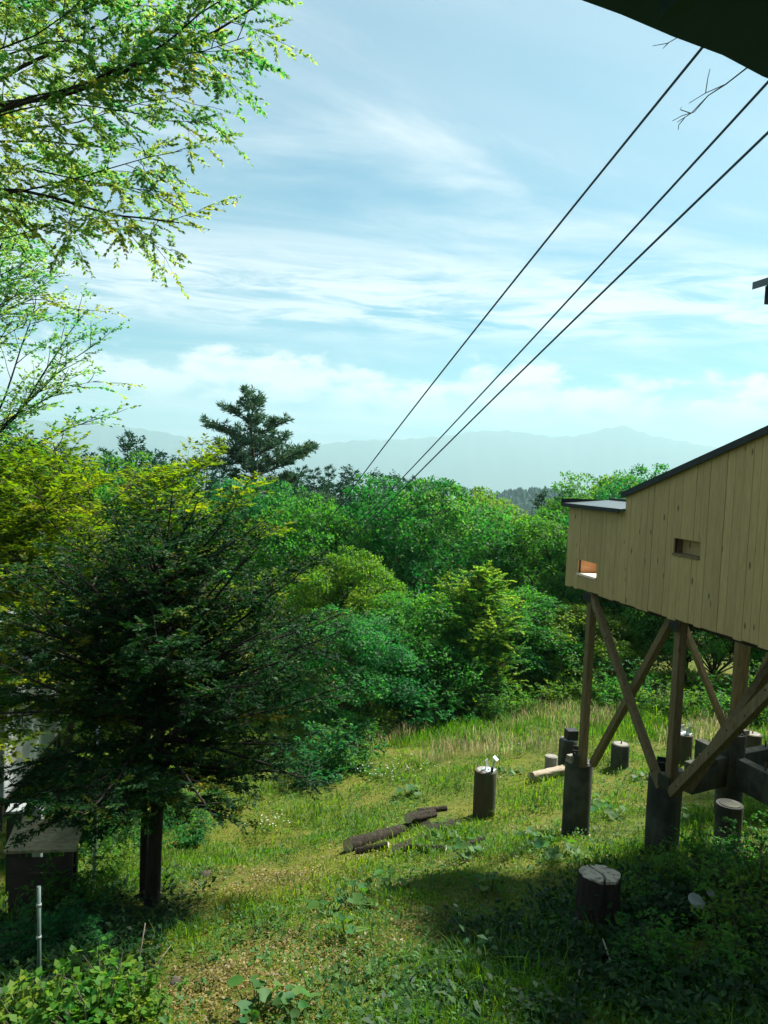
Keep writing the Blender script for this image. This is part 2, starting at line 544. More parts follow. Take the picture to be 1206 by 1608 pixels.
TEAL = [(0.0, (0.008, 0.080, 0.032)), (0.5, (0.020, 0.140, 0.045)), (1.0, (0.065, 0.200, 0.036))]
M['lf_deep'] = leaf_mat('leaf_deep_green', TEAL, 0.5, (1.5, 2.0, 0.8), rough=0.6, spec=0.2)
M['lf_mid'] = leaf_mat('leaf_mid_green', [(0, (0.016, 0.115, 0.030)), (0.5, (0.045, 0.175, 0.028)), (1, (0.110, 0.225, 0.024))], 0.5, (1.7, 2.0, 0.6), rough=0.6, spec=0.2)
M['lf_light'] = leaf_mat('leaf_light_green', [(0, (0.035, 0.145, 0.020)), (0.5, (0.095, 0.205, 0.020)), (1, (0.190, 0.245, 0.024))], 0.5, (1.7, 1.8, 0.5), rough=0.6, spec=0.2)
M['lf_soft'] = leaf_mat('leaf_soft_spring_green', [(0, (0.055, 0.195, 0.034)), (0.5, (0.120, 0.255, 0.034)), (1, (0.210, 0.290, 0.036))], 0.58, (1.8, 1.9, 0.6), rough=0.6, spec=0.15)
M['lf_yellow'] = leaf_mat('leaf_yellow_green', [(0, (0.060, 0.140, 0.008)), (0.5, (0.130, 0.195, 0.008)), (1, (0.215, 0.230, 0.012))], 0.55, (1.7, 1.8, 0.4), rough=0.6, spec=0.15)
M['lf_zelk'] = leaf_mat('leaf_zelkova', [(0, (0.045, 0.180, 0.085)), (0.45, (0.100, 0.215, 0.070)), (0.85, (0.180, 0.245, 0.050)), (1, (0.235, 0.250, 0.055))], 0.74, (1.8, 1.9, 1.0), rough=0.6, spec=0.15)
M['lf_yew'] = leaf_mat('needle_spray_dark', [(0, (0.004, 0.028, 0.007)), (0.5, (0.008, 0.052, 0.008)), (0.82, (0.030, 0.082, 0.006)), (1, (0.13, 0.115, 0.005))], 0.3, (1.3, 1.5, 0.4), rough=0.6, spec=0.15)
M['lf_pine'] = leaf_mat('pine_needles', [(0, (0.022, 0.080, 0.055)), (0.5, (0.050, 0.120, 0.075)), (1, (0.13, 0.19, 0.10))], 0.2, (1.2, 1.4, 0.8), rough=0.7, spec=0.1)
M['lf_conifer'] = leaf_mat('far_conifer_needles', [(0, (0.008, 0.050, 0.026)), (0.6, (0.014, 0.070, 0.034)), (1, (0.035, 0.10, 0.040))], 0.2, (1.2, 1.4, 0.8), rough=0.8, spec=0.05)
M['lf_plant'] = leaf_mat('broad_leaf', [(0, (0.030, 0.110, 0.030)), (0.5, (0.055, 0.155, 0.035)), (1, (0.10, 0.20, 0.035))], 0.42, (1.5, 1.7, 0.5), rough=0.55, spec=0.2)
M['lf_grass'] = leaf_mat('grass_blade', [(0, (0.026, 0.125, 0.008)), (0.45, (0.088, 0.215, 0.008)), (0.8, (0.180, 0.240, 0.010)), (1, (0.28, 0.24, 0.035))], 0.5, (1.5, 1.5, 0.5), val_var=0.3)
M['lf_dry'] = leaf_mat('dry_grass_blade', [(0, (0.22, 0.20, 0.09)), (0.6, (0.36, 0.32, 0.19)), (1, (0.52, 0.47, 0.33))], 0.4, (1.2, 1.15, 0.9), hue_var=0.01, spec=0.1)
M['lf_litter'] = leaf_mat('fallen_leaf', [(0, (0.045, 0.035, 0.008)), (0.5, (0.14, 0.115, 0.024)), (1, (0.215, 0.18, 0.05))], 0.2, (1.2, 1.1, 0.8))
M['lf_under_shade'] = leaf_mat('shade_toned_undergrowth_leaf', [(0, (0.008, 0.035, 0.010)), (0.6, (0.016, 0.058, 0.014)), (1, (0.05, 0.11, 0.018))], 0.3, (1.4, 1.6, 0.5), rough=0.55, spec=0.2)  # low leaf colour that deepens the shade in the corners
M['petal'] = leaf_mat('white_petal', [(0, (0.62, 0.64, 0.60)), (1, (0.78, 0.80, 0.76))], 0.3, (1, 1, 1), val_var=0.05, hue_var=0.0)


# ------------------------------------------------------------------ ground
def build_ground():
    m, nt, N, L, out = new_mat('meadow_soil')
    n1 = noise_node(N, L, 0.55, 8, 0.62, 0.4)
    c1 = ramp(N, L, n1, [(0.30, (0.030, 0.075, 0.008)), (0.48, (0.070, 0.115, 0.012)), (0.60, (0.14, 0.145, 0.022)), (0.74, (0.18, 0.15, 0.04))])
    n2 = noise_node(N, L, 9.0, 8, 0.7)
    c2 = ramp(N, L, n2, [(0.34, (0.022, 0.020, 0.010)), (0.5, (0.075, 0.085, 0.016)), (0.68, (0.16, 0.125, 0.045))])
    mx = N.new('ShaderNodeMix'); mx.data_type = 'RGBA'; mx.inputs['Factor'].default_value = 0.55
    L.new(c1, mx.inputs['A']); L.new(c2, mx.inputs['B'])
    # the valley floor far below: fields, woods and scattered settlements
    n3 = noise_node(N, L, 0.0016, 10, 0.65, 0.3)
    c3 = ramp(N, L, n3, [(0.36, (0.020, 0.055, 0.022)), (0.50, (0.05, 0.09, 0.04)), (0.58, (0.20, 0.20, 0.15)), (0.70, (0.36, 0.34, 0.30))])
    tc = N.new('ShaderNodeTexCoord')
    ln = N.new('ShaderNodeVectorMath'); ln.operation = 'LENGTH'; L.new(tc.outputs['Object'], ln.inputs[0])
    mr = N.new('ShaderNodeMapRange'); L.new(ln.outputs['Value'], mr.inputs[0])
    mr.inputs[1].default_value = 200; mr.inputs[2].default_value = 900
    m2 = N.new('ShaderNodeMix'); m2.data_type = 'RGBA'
    L.new(mr.outputs[0], m2.inputs['Factor']); L.new(mx.outputs['Result'], m2.inputs['A']); L.new(c3, m2.inputs['B'])
    p = N.new('ShaderNodeBsdfPrincipled'); L.new(m2.outputs['Result'], p.inputs['Base Color'])
    p.inputs['Roughness'].default_value = 0.95; p.inputs['Specular IOR Level'].default_value = 0.1
    bn = N.new('ShaderNodeBump'); bn.inputs['Strength'].default_value = 0.7; bn.inputs['Distance'].default_value = 0.05
    L.new(n2, bn.inputs['Height']); L.new(bn.outputs[0], p.inputs['Normal'])
    L.new(p.outputs[0], out.inputs[0])
    nr, ns = 190, 240
    r = np.concatenate([[0.3], 1.0 * (11800.0) ** (np.linspace(0, 1, nr - 1))])
    a = np.linspace(0, 2 * np.pi, ns, endpoint=False)
    rr, aa = np.meshgrid(r, a, indexing='ij')
    x = (rr * np.sin(aa)).ravel(); y = (rr * np.cos(aa)).ravel()
    v = np.stack([x, y, gz(x, y)], 1)
    i, j = np.meshgrid(np.arange(nr - 1), np.arange(ns), indexing='ij')
    j2 = (j + 1) % ns
    f = np.stack([i * ns + j, i * ns + j2, (i + 1) * ns + j2, (i + 1) * ns + j], -1).reshape(-1, 4)[:, ::-1]
    o = link('ground', np_mesh('ground', v, f, smooth=True), m)
    tag(o, kind='structure')


build_ground()


def build_mountains():
    mat = surf_mat('mountain_forest', [(0.3, (0.020, 0.05, 0.028)), (0.6, (0.04, 0.075, 0.04)), (0.8, (0.09, 0.10, 0.07))], 0.0012, 10, rough=1.0, bump=0, rnd=False)
    # skyline heights (photo pixels above the horizon) against azimuth
    px = [-500, -200, 60, 150, 200, 260, 330, 400, 480, 550, 640, 700, 740, 800, 860, 905, 945, 972, 1010, 1050, 1100, 1200, 1350, 1600, 1900]
    hh = [30, 52, 50, 48, 48, 42, 28, 26, 34, 45, 52, 60, 69, 71, 64, 68, 80, 85, 72, 66, 58, 50, 62, 45, 35]
    azk = np.arctan((np.array(px) - 603) / FPX)
    na, nr = 420, 44
    az = np.linspace(-0.72, 0.82, na)
    prof = np.interp(az, azk, hh) / FPX
    rr = np.linspace(6800, 11300, nr)
    A, Rr = np.meshgrid(az, rr, indexing='ij')
    t = (Rr - 6800) / (9600 - 6800)
    shape = np.where(t < 1, np.clip(t, 0, 1) ** 1.25, np.clip(1 - (t - 1) * 1.3, 0, 1))
    peak = prof[:, None] * 9600
    x = Rr * np.sin(A); y = Rr * np.cos(A)
    ridg = np.abs(np.sin(A * 46 + 1.2 * np.sin(A * 17) + t * 2)) * 0.55 + 0.45 * np.abs(np.sin(A * 97 + t * 3 + 1))
    z = -192 + (peak + 192) * shape * (1 - 0.10 * ridg * np.clip(1 - shape, 0, 1) * 1.6) + 7 * np.sin(A * 260) * shape + 5 * np.sin(A * 410 + 2) * shape
    v = np.stack([x.ravel(), y.ravel(), z.ravel()], 1)
    i, j = np.meshgrid(np.arange(na - 1), np.arange(nr - 1), indexing='ij')
    f = np.stack([i * nr + j, (i + 1) * nr + j, (i + 1) * nr + j + 1, i * nr + j + 1], -1).reshape(-1, 4)
    o = link('mountain_range', np_mesh('mountain_range', v, f, smooth=True), mat)
    tag(o, kind='structure')


build_mountains()


# ------------------------------------------------------------------ the stilt hut
WT = R_(15)
WA = np.array([-math.sin(WT), math.cos(WT), 0])     # along the wall, away from the camera
WN = np.array([math.cos(WT), math.sin(WT), 0])      # through the hut, away from the camera side
HF = P(889, 918, 11)                                # far lower corner of the boarded wall


def hut(s, w, z):
    return HF - WA * s + WN * w + np.array([0, 0, z])


HROT = Matrix(((-WA[0], WN[0], 0), (-WA[1], WN[1], 0), (0, 0, 1)))   # local x = s, y = w, z = up


def build_hut():
    root = empty('stilt_hut', hut(0, 0, -2.4))
    tag(root, 'yellowish timber hut with vertical boards and sloping dark roof, raised on braced wooden stilts', 'hut')
    inv = np.array(root.location)

    def q(s, w, z):
        return tuple(hut(s, w, z) - inv)

    def hexa(mb, s0, s1, w0, w1, za0, za1, zb0, zb1):
        """prism over s0..s1, bottom za0/za1, top zb0/zb1 at the two ends"""
        mb.hexa([q(s0, w0, za0), q(s1, w0, za1), q(s1, w1, za1), q(s0, w1, za0), q(s0, w0, zb0), q(s1, w0, zb1), q(s1, w1, zb1), q(s0, w1, zb0)])
        return mb

    SEND = 4.25
    WID = 2.4
    BAY = 0.62

    def top(s):
        return 1.13 if s < 1.42 else 1.335 + (s - 1.42) * 0.302

    wins = [(0.33, 0.83, 0.215, 0.405), (2.42, 2.88, 0.735, 0.905)]
    # boarded wall: each board its own piece, cut where a window opening crosses it
    rng = random.Random(5)
    s = 0.0
    edges = [0.0]
    while edges[-1] < SEND - 0.05:
        nxt = edges[-1] + rng.choice([0.105, 0.118, 0.118, 0.13, 0.142, 0.095])
        for key in (1.42,):
            if abs(nxt - key) < 0.05:
                nxt = key
        edges.append(min(nxt, SEND))
    for a, b in zip(edges, edges[1:]):
        cuts = [(0.0, None)]
        for (w0, w1, z0, z1) in wins:
            if b > w0 + 0.01 and a < w1 - 0.01:
                if a >= w0 - 0.03 and b <= w1 + 0.03 or True:
                    cuts = [(0.0, z0), (z1, None)]
                    win = (w0, w1, z0, z1)
        g = 0.0024
        dz = rng.uniform(-0.012, 0.012)
        pr = rng.uniform(0, 0.004)
        spans = []
        if len(cuts) == 2:
            w0, w1, z0, z1 = win
            spans = [(a, b, dz, z0), (a, b, z1, None)]
            if a < w0 - 0.012:
                spans.append((a, w0, z0 - 0.0, z1))
            if b > w1 + 0.012:
                spans.append((w1, b, z0, z1))
        else:
            spans = [(a, b, dz, None)]
        for (x0, x1, zb, zt) in spans:
            mb = MB()
            l = x0 + (g if x0 == a else 0); r = x1 - (g if x1 == b else 0)
            t0 = (top(x0 + 1e-4) if zt is None else zt)
            t1 = (top(x1 - 1e-4) if zt is None else zt)
            hexa(mb, l, r, -0.018 - pr, 0.0, zb, zb, t0, t1)
            mb.build('plank', M['plank'], root)
    # sheathing behind the boards, with the same openings
    mb = MB()
    for (a, b) in ((0.01, 0.33), (0.83, 1.42), (1.42, 2.42), (2.88, SEND)):
        hexa(mb, a, b, 0.002, 0.03, 0.01, 0.01, top(a + 1e-4) - 0.01, top(b - 1e-4) - 0.01)
    for (w0, w1, z0, z1) in wins:
        hexa(mb, w0, w1, 0.002, 0.03, 0.01, 0.01, z0 - 0.002, z0 - 0.002)
        hexa(mb, w0, w1, 0.002, 0.03, z1 + 0.002, z1 + 0.002, top(w0) - 0.01, top(w1) - 0.01)
    mb.build('wall', M['dark_in'], root)
    # windows: deep boxed openings with a projecting sill
    for k, (w0, w1, z0, z1) in enumerate(wins):
        dep = 0.42 if k == 0 else 0.10
        lin = M['orange_wood'] if k == 0 else M['timber']
        f = MB()
        hexa(f, w0 - 0.0, w1 + 0.0, -0.034, dep, z0 - 0.022, z0 - 0.022, z0 + 0.004, z0 + 0.004)
        wo = f.build('window', M['pale_wood'] if k == 0 else M['timber'], root)
        hexa(MB(), w0 - 0.03, w0 - 0.001, 0.031, dep, z0 - 0.03, z0 - 0.03, z1 + 0.03, z1 + 0.03).build('jamb', lin, wo)
        hexa(MB(), w1 + 0.001, w1 + 0.03, 0.031, dep, z0 - 0.03, z0 - 0.03, z1 + 0.03, z1 + 0.03).build('jamb', lin, wo)
        if k == 1:
            hexa(MB(), w0, w1, 0.031, dep, z1 + 0.001, z1 + 0.001, z1 + 0.03, z1 + 0.03).build('head_board', lin, wo)
        if k == 1:
            hexa(MB(), w0, w1, dep + 0.002, dep + 0.03, z0, z0, z1, z1).build('back_panel', M['plank'], wo)
        else:
            hexa(MB(), w0, w1, 0.40, 0.42, z0 + 0.006, z0 + 0.006, z1 + 0.03, z1 + 0.03).build('back_panel', M['orange_wood'], wo)
    # floor, rear wall, inner end walls of the main room (open bay in front)
    hexa(MB(), 0.02, SEND, 0.031, BAY, 0.02, 0.02, 0.09, 0.09).build('bay_floor', M['timber'], root)
    hexa(MB(), 0.9, SEND, BAY + 0.002, WID, 0.02, 0.02, 0.09, 0.09).build('floor', M['timber'], root)
    hexa(MB(), 1.46, SEND, WID + 0.002, WID + 0.04, 0.02, 0.02, top(1.46) - 0.02, top(SEND) - 0.02).build('rear_wall', M['plank'], root)
    hexa(MB(), 1.425, 1.456, 0.035, WID, 0.1, 0.1, 1.29, 1.29).build('end_wall', M['plank'], root)
    hexa(MB(), SEND - 0.03, SEND - 0.002, 0.032, WID, 0.095, 0.095, top(SEND) - 0.03, top(SEND) - 0.03).build('end_wall', M['plank'], root)
    hexa(MB(), 0.0, 0.022, 0.004, BAY, 0.1, 0.1, 0.22, 0.22).build('bay_end_board', M['plank'], root)
    hexa(MB(), 0.0, 0.022, 0.004, 0.06, 0.222, 0.222, 1.11, 1.11).build('bay_corner_post', M['timber'], root)
    for ww in (0.35, 1.1, 1.8, 2.3):
        j = MB(); hexa(j, 0.04 if ww < 0.6 else 0.95, SEND - 0.02, ww, ww + 0.09, -0.13, -0.13, 0.018, 0.018)
        j.build('floor_joist', M['dark_in'], root)
    # roofs
    rl = MB()
    rl.hexa([q(-0.06, -0.10, 1.135), q(1.418, -0.10, 1.135), q(1.418, BAY + 0.02, 1.20), q(-0.06, BAY + 0.02, 1.20),
             q(-0.06, -0.10, 1.165), q(1.418, -0.10, 1.165), q(1.418, BAY + 0.02, 1.23), q(-0.06, BAY + 0.02, 1.23)])
    ro = rl.build('bay_roof', M['roof'], root)
    hexa(MB(), -0.065, 1.416, -0.115, -0.1015, 1.115, 1.115, 1.168, 1.168).build('fascia', M['fascia'], ro)
    hexa(MB(), -0.075, -0.0615, -0.115, BAY + 0.02, 1.12, 1.12, 1.17, 1.23).build('fascia', M['fascia'], ro)
    hexa(MB(), -0.06, 1.416, BAY + 0.022, BAY + 0.05, 1.18, 1.18, 1.26, 1.26).build('fascia', M['fascia'], ro)
    ru = MB()
    z0, z1 = top(1.43), top(SEND)
    hexa(ru, 1.385, SEND, -0.05, WID + 0.1, z0 + 0.004 - 0.012, z1 + 0.004, z0 + 0.045 - 0.012, z1 + 0.045)
    ro = ru.build('roof', M['roof'], root)
    hexa(MB(), 1.38, SEND, -0.066, -0.0515, z0 - 0.025 - 0.012, z1 - 0.025, z0 + 0.05 - 0.012, z1 + 0.05).build('fascia', M['fascia'], ro)
    # stilts and braces, from the pile caps up to the floor
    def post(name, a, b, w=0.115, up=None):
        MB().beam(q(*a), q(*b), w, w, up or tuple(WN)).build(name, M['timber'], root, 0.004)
    SA, SB = 0.61, 2.53
    ZA, ZB = -2.42, -1.93
    post('post', (SA, 0.07, ZA), (SA, 0.07, -0.005), 0.095)
    post('post', (SB, 0.07, ZB), (SB, 0.07, -0.005), 0.10)
    post('brace', (SA + 0.08, 0.02, -0.03), (SB - 0.10, 0.02, ZB - 0.02), 0.085)
    post('brace', (SA + 0.10, 0.17, ZA + 0.06), (SB - 0.30, 0.17, -0.03), 0.085)
    post('brace', (SB + 0.10, 0.02, ZB), (SB + 1.75, 0.02, -0.02), 0.10)
    post('brace', (SB + 0.12, 0.19, ZB + 0.05), (SB + 0.42, 1.15, -0.14), 0.10)
    # rear trestle on the pile among the concrete beams
    r0 = PILE['rear']
    d = r0 - HF
    rs, rw, rz = float(-d @ WA), float(d @ WN), float(d[2])
    post('post', (rs, rw, rz + 0.02), (rs, rw, 0.01), 0.095)
    post('post', (rs - 0.02, rw + 0.16, rz + 0.02), (rs - 0.02, rw + 0.16, 0.01), 0.08)
    post('brace', (rs - 0.09, rw - 0.08, rz + 0.03), (rs - 0.95, rw - 0.75, 0.0), 0.085)
    post('brace', (rs + 0.10, rw - 0.06, rz + 0.03), (rs + 1.15, rw - 0.06, 0.0), 0.09)
    # steel plates where timbers meet
    for (s_, z_, w_, h_) in ((SA, ZA + 0.10, 0.13, 0.16), (SB, ZB + 0.09, 0.20, 0.15), (SA + 0.03, -0.075, 0.17, 0.12), (SB, -0.07, 0.14, 0.11)):
        hexa(MB(), s_ - w_ / 2, s_ + w_ / 2, -0.030, -0.024, z_ - h_ / 2, z_ - h_ / 2, z_ + h_ / 2, z_ + h_ / 2).build('gusset_plate', M['dark_steel'], root)
    # bolts on the visible braces
    for (a, b, n) in (((SB + 0.10, 0.02, ZB), (SB + 1.75, 0.02, -0.02), 7), ((SA + 0.08, 0.02, -0.03), (SB - 0.10, 0.02, ZB - 0.02), 6)):
        a, b = np.array(a), np.array(b)
        for i in range(n):
            t = (i + 0.6) / n
            c = a + (b - a) * t
            c[2] += 0.025 * (1 if i % 2 else -1)
            MB().tube([q(c[0], c[1] - 0.038, c[2]), q(c[0], c[1] - 0.058, c[2])], 0.009, 6).build('bolt', M['dark_steel'], root)
    return root


PILE = {}
PILE['A'] = P(910, 1192, 11)
PILE['B'] = P(1046, 1214, 9.3)
PILE['rear'] = P(1151, 1148, 12)
build_hut()


# ------------------------------------------------------------------ concrete piles and other footings
def pile(name, top, r, label, mat='concrete', ring=True, cat='pile', group='round concrete piles on the slope', depth=0.3, core='concrete_core', lean=(0, 0), seed=0):
    x, y, z = [float(t) for t in top]
    g = gzf(x, y) - depth
    root = empty(name, (x, y, g))
    tag(root, label, cat, group)
    h = z - g
    rng = random.Random(seed)
    n = 28
    mb = MB()
    pts = [(0, 0, 0), (0.003, 0, h * 0.3), (-0.002, 0.003, h * 0.65), (lean[0], lean[1], h - 0.012), (lean[0], lean[1], h)]
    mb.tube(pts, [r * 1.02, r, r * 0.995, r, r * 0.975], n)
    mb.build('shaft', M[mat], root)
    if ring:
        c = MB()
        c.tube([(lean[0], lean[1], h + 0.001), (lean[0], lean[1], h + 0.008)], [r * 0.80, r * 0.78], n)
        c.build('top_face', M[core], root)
    return root, h


def pt(px, ybase, ytop):
    b = on_ground(px, ybase)
    return P(px, ytop, float(b @ F0))


def bracket(root, h, mat, dx=0.0, dy=0.0, rz=0.0, s=1.0):
    rot = Matrix.Rotation(rz, 3, 'Z')
    for k in (-1, 1):
        MB().box(tuple(np.array([dx, dy, h + 0.0725 * s]) + np.array(rot @ Vector((0, k * 0.075 * s, 0)))), (0.16 * s, 0.012, 0.145 * s), rot).build('bracket_plate', M[mat], root)
    MB().box((dx, dy, h + 0.009), (0.20 * s, 0.20 * s, 0.014), rot).build('base_plate', M[mat], root)


r, h = pile('concrete_pile', PILE['A'] - [0, 0, 0.03], 0.195, 'tall shaded round concrete pile under the far front post of the hut', seed=1)
bracket(r, h, 'dark_steel', 0, 0, -WT, 1.25)
MB().box((-0.13, -0.05, h + 0.05), (0.10, 0.10, 0.10), Matrix.Rotation(0.5, 3, 'Z')).build('packing_block', M['concrete_core'], r)
r, h = pile('concrete_pile', PILE['B'] - [0, 0, 0.03], 0.20, 'tall dark round concrete pile where the three front braces of the hut meet', seed=2)
bracket(r, h, 'dark_steel', 0, 0, -WT, 1.3)
MB().box((-0.11, -0.06, h + 0.04), (0.14, 0.16, 0.08), Matrix.Rotation(0.3, 3, 'Z')).build('packing_block', M['concrete_core'], r)
MB().box((0.13, -0.05, h + 0.05), (0.10, 0.13, 0.10), Matrix.Rotation(-0.2, 3, 'Z')).build('packing_block', M['concrete_core'], r)
r, h = pile('concrete_pile', PILE['rear'] - [0, 0, 0.02], 0.20, 'dark round pile rising from the crossing concrete beams under the hut', seed=3)
bracket(r, h, 'dark_steel', 0, 0, -WT, 1.25)
for k in (-1, 1):
    MB().box((0.16 * k, -0.03, h + 0.03), (0.10, 0.12, 0.06), Matrix.Rotation(0.4 * k, 3, 'Z')).build('packing_block', M['concrete_core'], r)

# the free pile with a galvanised post shoe
r, h = pile('concrete_pile', pt(763, 1283, 1209), 0.20, 'free standing brown pile with a galvanised steel post shoe on top', 'tube_board', seed=4)
rot = Matrix.Rotation(-0.5, 3, 'Z')
b = MB(); b.box((0.05, -0.02, h + 0.012), (0.22, 0.20, 0.014), rot); b.build('base_plate', M['steel'], r)
for k, (ox, hh, tw) in enumerate(((-0.045, 0.17, 0.10), (0.09, 0.20, 0.11))):
    c = Vector((0.05, -0.02, 0)) + rot @ Vector((ox, 0, 0))
    MB().box((c.x, c.y, h + 0.019 + hh / 2), (0.012, 0.13, hh), rot @ Matrix.Rotation(0.12 * (1 if k else -1), 3, 'Y')).build('shoe_plate', M['steel'], r)
c = Vector((0.05, -0.02, 0)) + rot @ Vector((0.115, 0, 0))
MB().box((c.x, c.y, h + 0.245), (0.10, 0.11, 0.012), rot @ Matrix.Rotation(0.7, 3, 'Y')).build('bent_flap', M['steel'], r)
MB().tube([(0.02, -0.11, h + 0.06), (0.02, -0.15, h + 0.06)], 0.012, 6).build('bolt', M['dark_steel'], r)
MB().box((0.09, -0.135, h + 0.06), (0.045, 0.012, 0.085), rot).build('slot_plate', M['dark_steel'], r)

r, h = pile('concrete_pile', pt(975, 1207, 1168), 0.19, 'low concrete pile with a single bolt, on the grass between the two front stilts', seed=5)
MB().tube([(0.01, 0, h), (0.01, 0, h + 0.07)], 0.014, 8).build('anchor_bolt', M['rust'], r)
r, h = pile('concrete_pile', pt(893, 1205, 1160), 0.20, 'concrete pile carrying a black steel box, just behind the far front stilt', seed=6)
MB().box((0.05, 0.0, h + 0.105), (0.24, 0.22, 0.21), Matrix.Rotation(0.2, 3, 'Z')).build('black_box', M['dark_steel'], r, 0.006)
r, h = pile('concrete_pile', pt(866, 1212, 1187), 0.13, 'short slim whitish post stub standing beside the pale log', 'concrete_core', seed=7)
r, h = pile('concrete_pile', pt(1182, 1192, 1152), 0.20, 'low brown pile with a ring top, right of the crossing beams', 'tube_board', seed=8)
MB().tube([(0.0, 0, h), (0.0, 0, h + 0.06)], 0.014, 8).build('anchor_bolt', M['rust'], r)
r, h = pile('concrete_pile', pt(1074, 1196, 1152), 0.19, 'concrete pile with a galvanised shoe seen between the hut braces', 'tube_board', seed=9)
bracket(r, h, 'steel', 0.02, 0, 0.6, 1.1)
MB().box((0.12, 0.0, h + 0.19), (0.10, 0.13, 0.012), Matrix.Rotation(0.6, 3, 'Y')).build('bent_flap', M['steel'], r)
r, h = pile('concrete_pile', pt(1146, 1335, 1262), 0.16, 'low grey pile half hidden by leaves in the shade below the hut', seed=10, core='concrete')


def build_beams():
    zt = PILE['rear'][2] - 0.36
    root = empty('foundation_beam', (PILE['rear'][0], PILE['rear'][1], zt - 0.7))
    tag(root, 'low crossing concrete foundation beams with rebar stubs under the hut', 'foundation')
    o = np.array(root.location)
    c = np.array([PILE['rear'][0], PILE['rear'][1], 0])
    e1 = on_z(1082, 1198, zt); e2 = on_z(1235, 1166, zt)
    e3 = on_z(1098, 1160, zt); e4 = on_z(1240, 1228, zt)
    for k, e in enumerate((e1, e2, e3, e4)):
        e = np.array([e[0], e[1], 0])
        d = (e - c) / np.linalg.norm(e - c)
        st = c + d * 0.19
        mb = MB()
        mb.beam(tuple(st + [0, 0, zt - 0.23] - o), tuple(e + [0, 0, zt - 0.23] - o), 0.17, 0.46)
        b = mb.build('beam', M['concrete'], root, 0.008)
        t = c + (e - c) * (0.78 if k == 0 else 0.6)
        x, y = t[0] - o[0], t[1] - o[1]
        MB().tube([(x, y, zt - o[2] - 0.02), (x + 0.01, y, zt - o[2] + 0.11)], 0.012, 6).build('rebar_stub', M['rust'], root)


build_beams()


# ------------------------------------------------------------------ logs, stump, sticks
def log(name, a, b, r, label, bark='logbark', end='endgrain', seed=0, group=None, sag=0.0, cat='log'):
    rng = np.random.default_rng(seed)
    a, b = np.array(a, float), np.array(b, float)
    base = (a + b) / 2
    base[2] = min(a[2], b[2]) - r
    root = empty(name, base)
    tag(root, label, cat, group)
    n, k = 16, 24
    d = b - a
    L = np.linalg.norm(d); d /= L
    s = np.cross(d, [0, 0, 1]); s /= np.linalg.norm(s); t = np.cross(s, d)
    v = []; ph = rng.uniform(0, 6, 4)
    for i in range(n):
        u = i / (n - 1)
        c = a + (b - a) * u - base - np.array([0, 0, sag * math.sin(u * math.pi)])
        for j in range(k):
            th = 2 * math.pi * j / k
            rr = r * (1 + 0.07 * math.sin(3 * th + ph[0] + u * 2) + 0.05 * math.sin(5 * th + ph[1]) + rng.normal(0, 0.055)) * (1 - 0.08 * u)
            v.append(c + s * math.cos(th) * rr + t * math.sin(th) * rr)
    f = []
    for i in range(n - 1):
        for j in range(k):
            f.append([i * k + j, i * k + (j + 1) % k, (i + 1) * k + (j + 1) % k, (i + 1) * k + j])
    me = np_mesh('bark', np.array(v), np.array(f), smooth=True)
    link('bark', me, M[bark], root)
    for (i, nn) in ((0, -1), (n - 1, 1)):
        mb = MB()
        ring = [np.array(v[i * k + j]) * 1.0 for j in range(k)]
        cc = sum(ring) / k
        mb.poly([cc + (q - cc) * 0.985 + d * nn * 0.004 for q in (ring if nn > 0 else ring[::-1])])
        mb.build('sawn_end', M[end], root)
    return root


def gpt(px, py, up):
    q = on_ground(px, py)
    return np.array([q[0], q[1], gzf(q[0], q[1]) + up])


log('log', gpt(546, 1338, 0.10), gpt(668, 1302, 0.11), 0.105, 'thick dark mossy log, front left of the log heap in the grass', seed=1, sag=0.01)
log('log', gpt(640, 1305, 0.22), gpt(680, 1296, 0.22), 0.08, 'short dark log with a pale sawn end, at the back of the log heap', seed=2)
log('log', gpt(672, 1313, 0.12), gpt(719, 1305, 0.12), 0.085, 'short brown log with a tan sawn end, right end of the log heap', seed=3)
log('log', gpt(622, 1342, 0.06), gpt(664, 1325, 0.08), 0.075, 'small split log with a pointed pale end, lying before the log heap', seed=4)
log('log', gpt(730, 1334, 0.03), gpt(758, 1322, 0.05), 0.055, 'thin half buried log among leaves right of the log heap', seed=6)
log('log', gpt(560, 1342, 0.03), gpt(610, 1332, 0.04), 0.06, 'rotten low log half sunk along the front of the thick mossy log', seed=8)
log('log', gpt(655, 1300, 0.30), gpt(700, 1290, 0.24), 0.05, 'thin branch log lying on top of the log heap', seed=9)
log('log', gpt(640, 1336, 0.05), gpt(700, 1338, 0.05), 0.05, 'thin dark broken log at the foot of the log heap', seed=10)
log('log', gpt(834, 1228, 0.10), gpt(884, 1216, 0.10), 0.10, 'pale barkless log lying beside the short whitish post stub', 'birch', 'endgrain_old', seed=5)


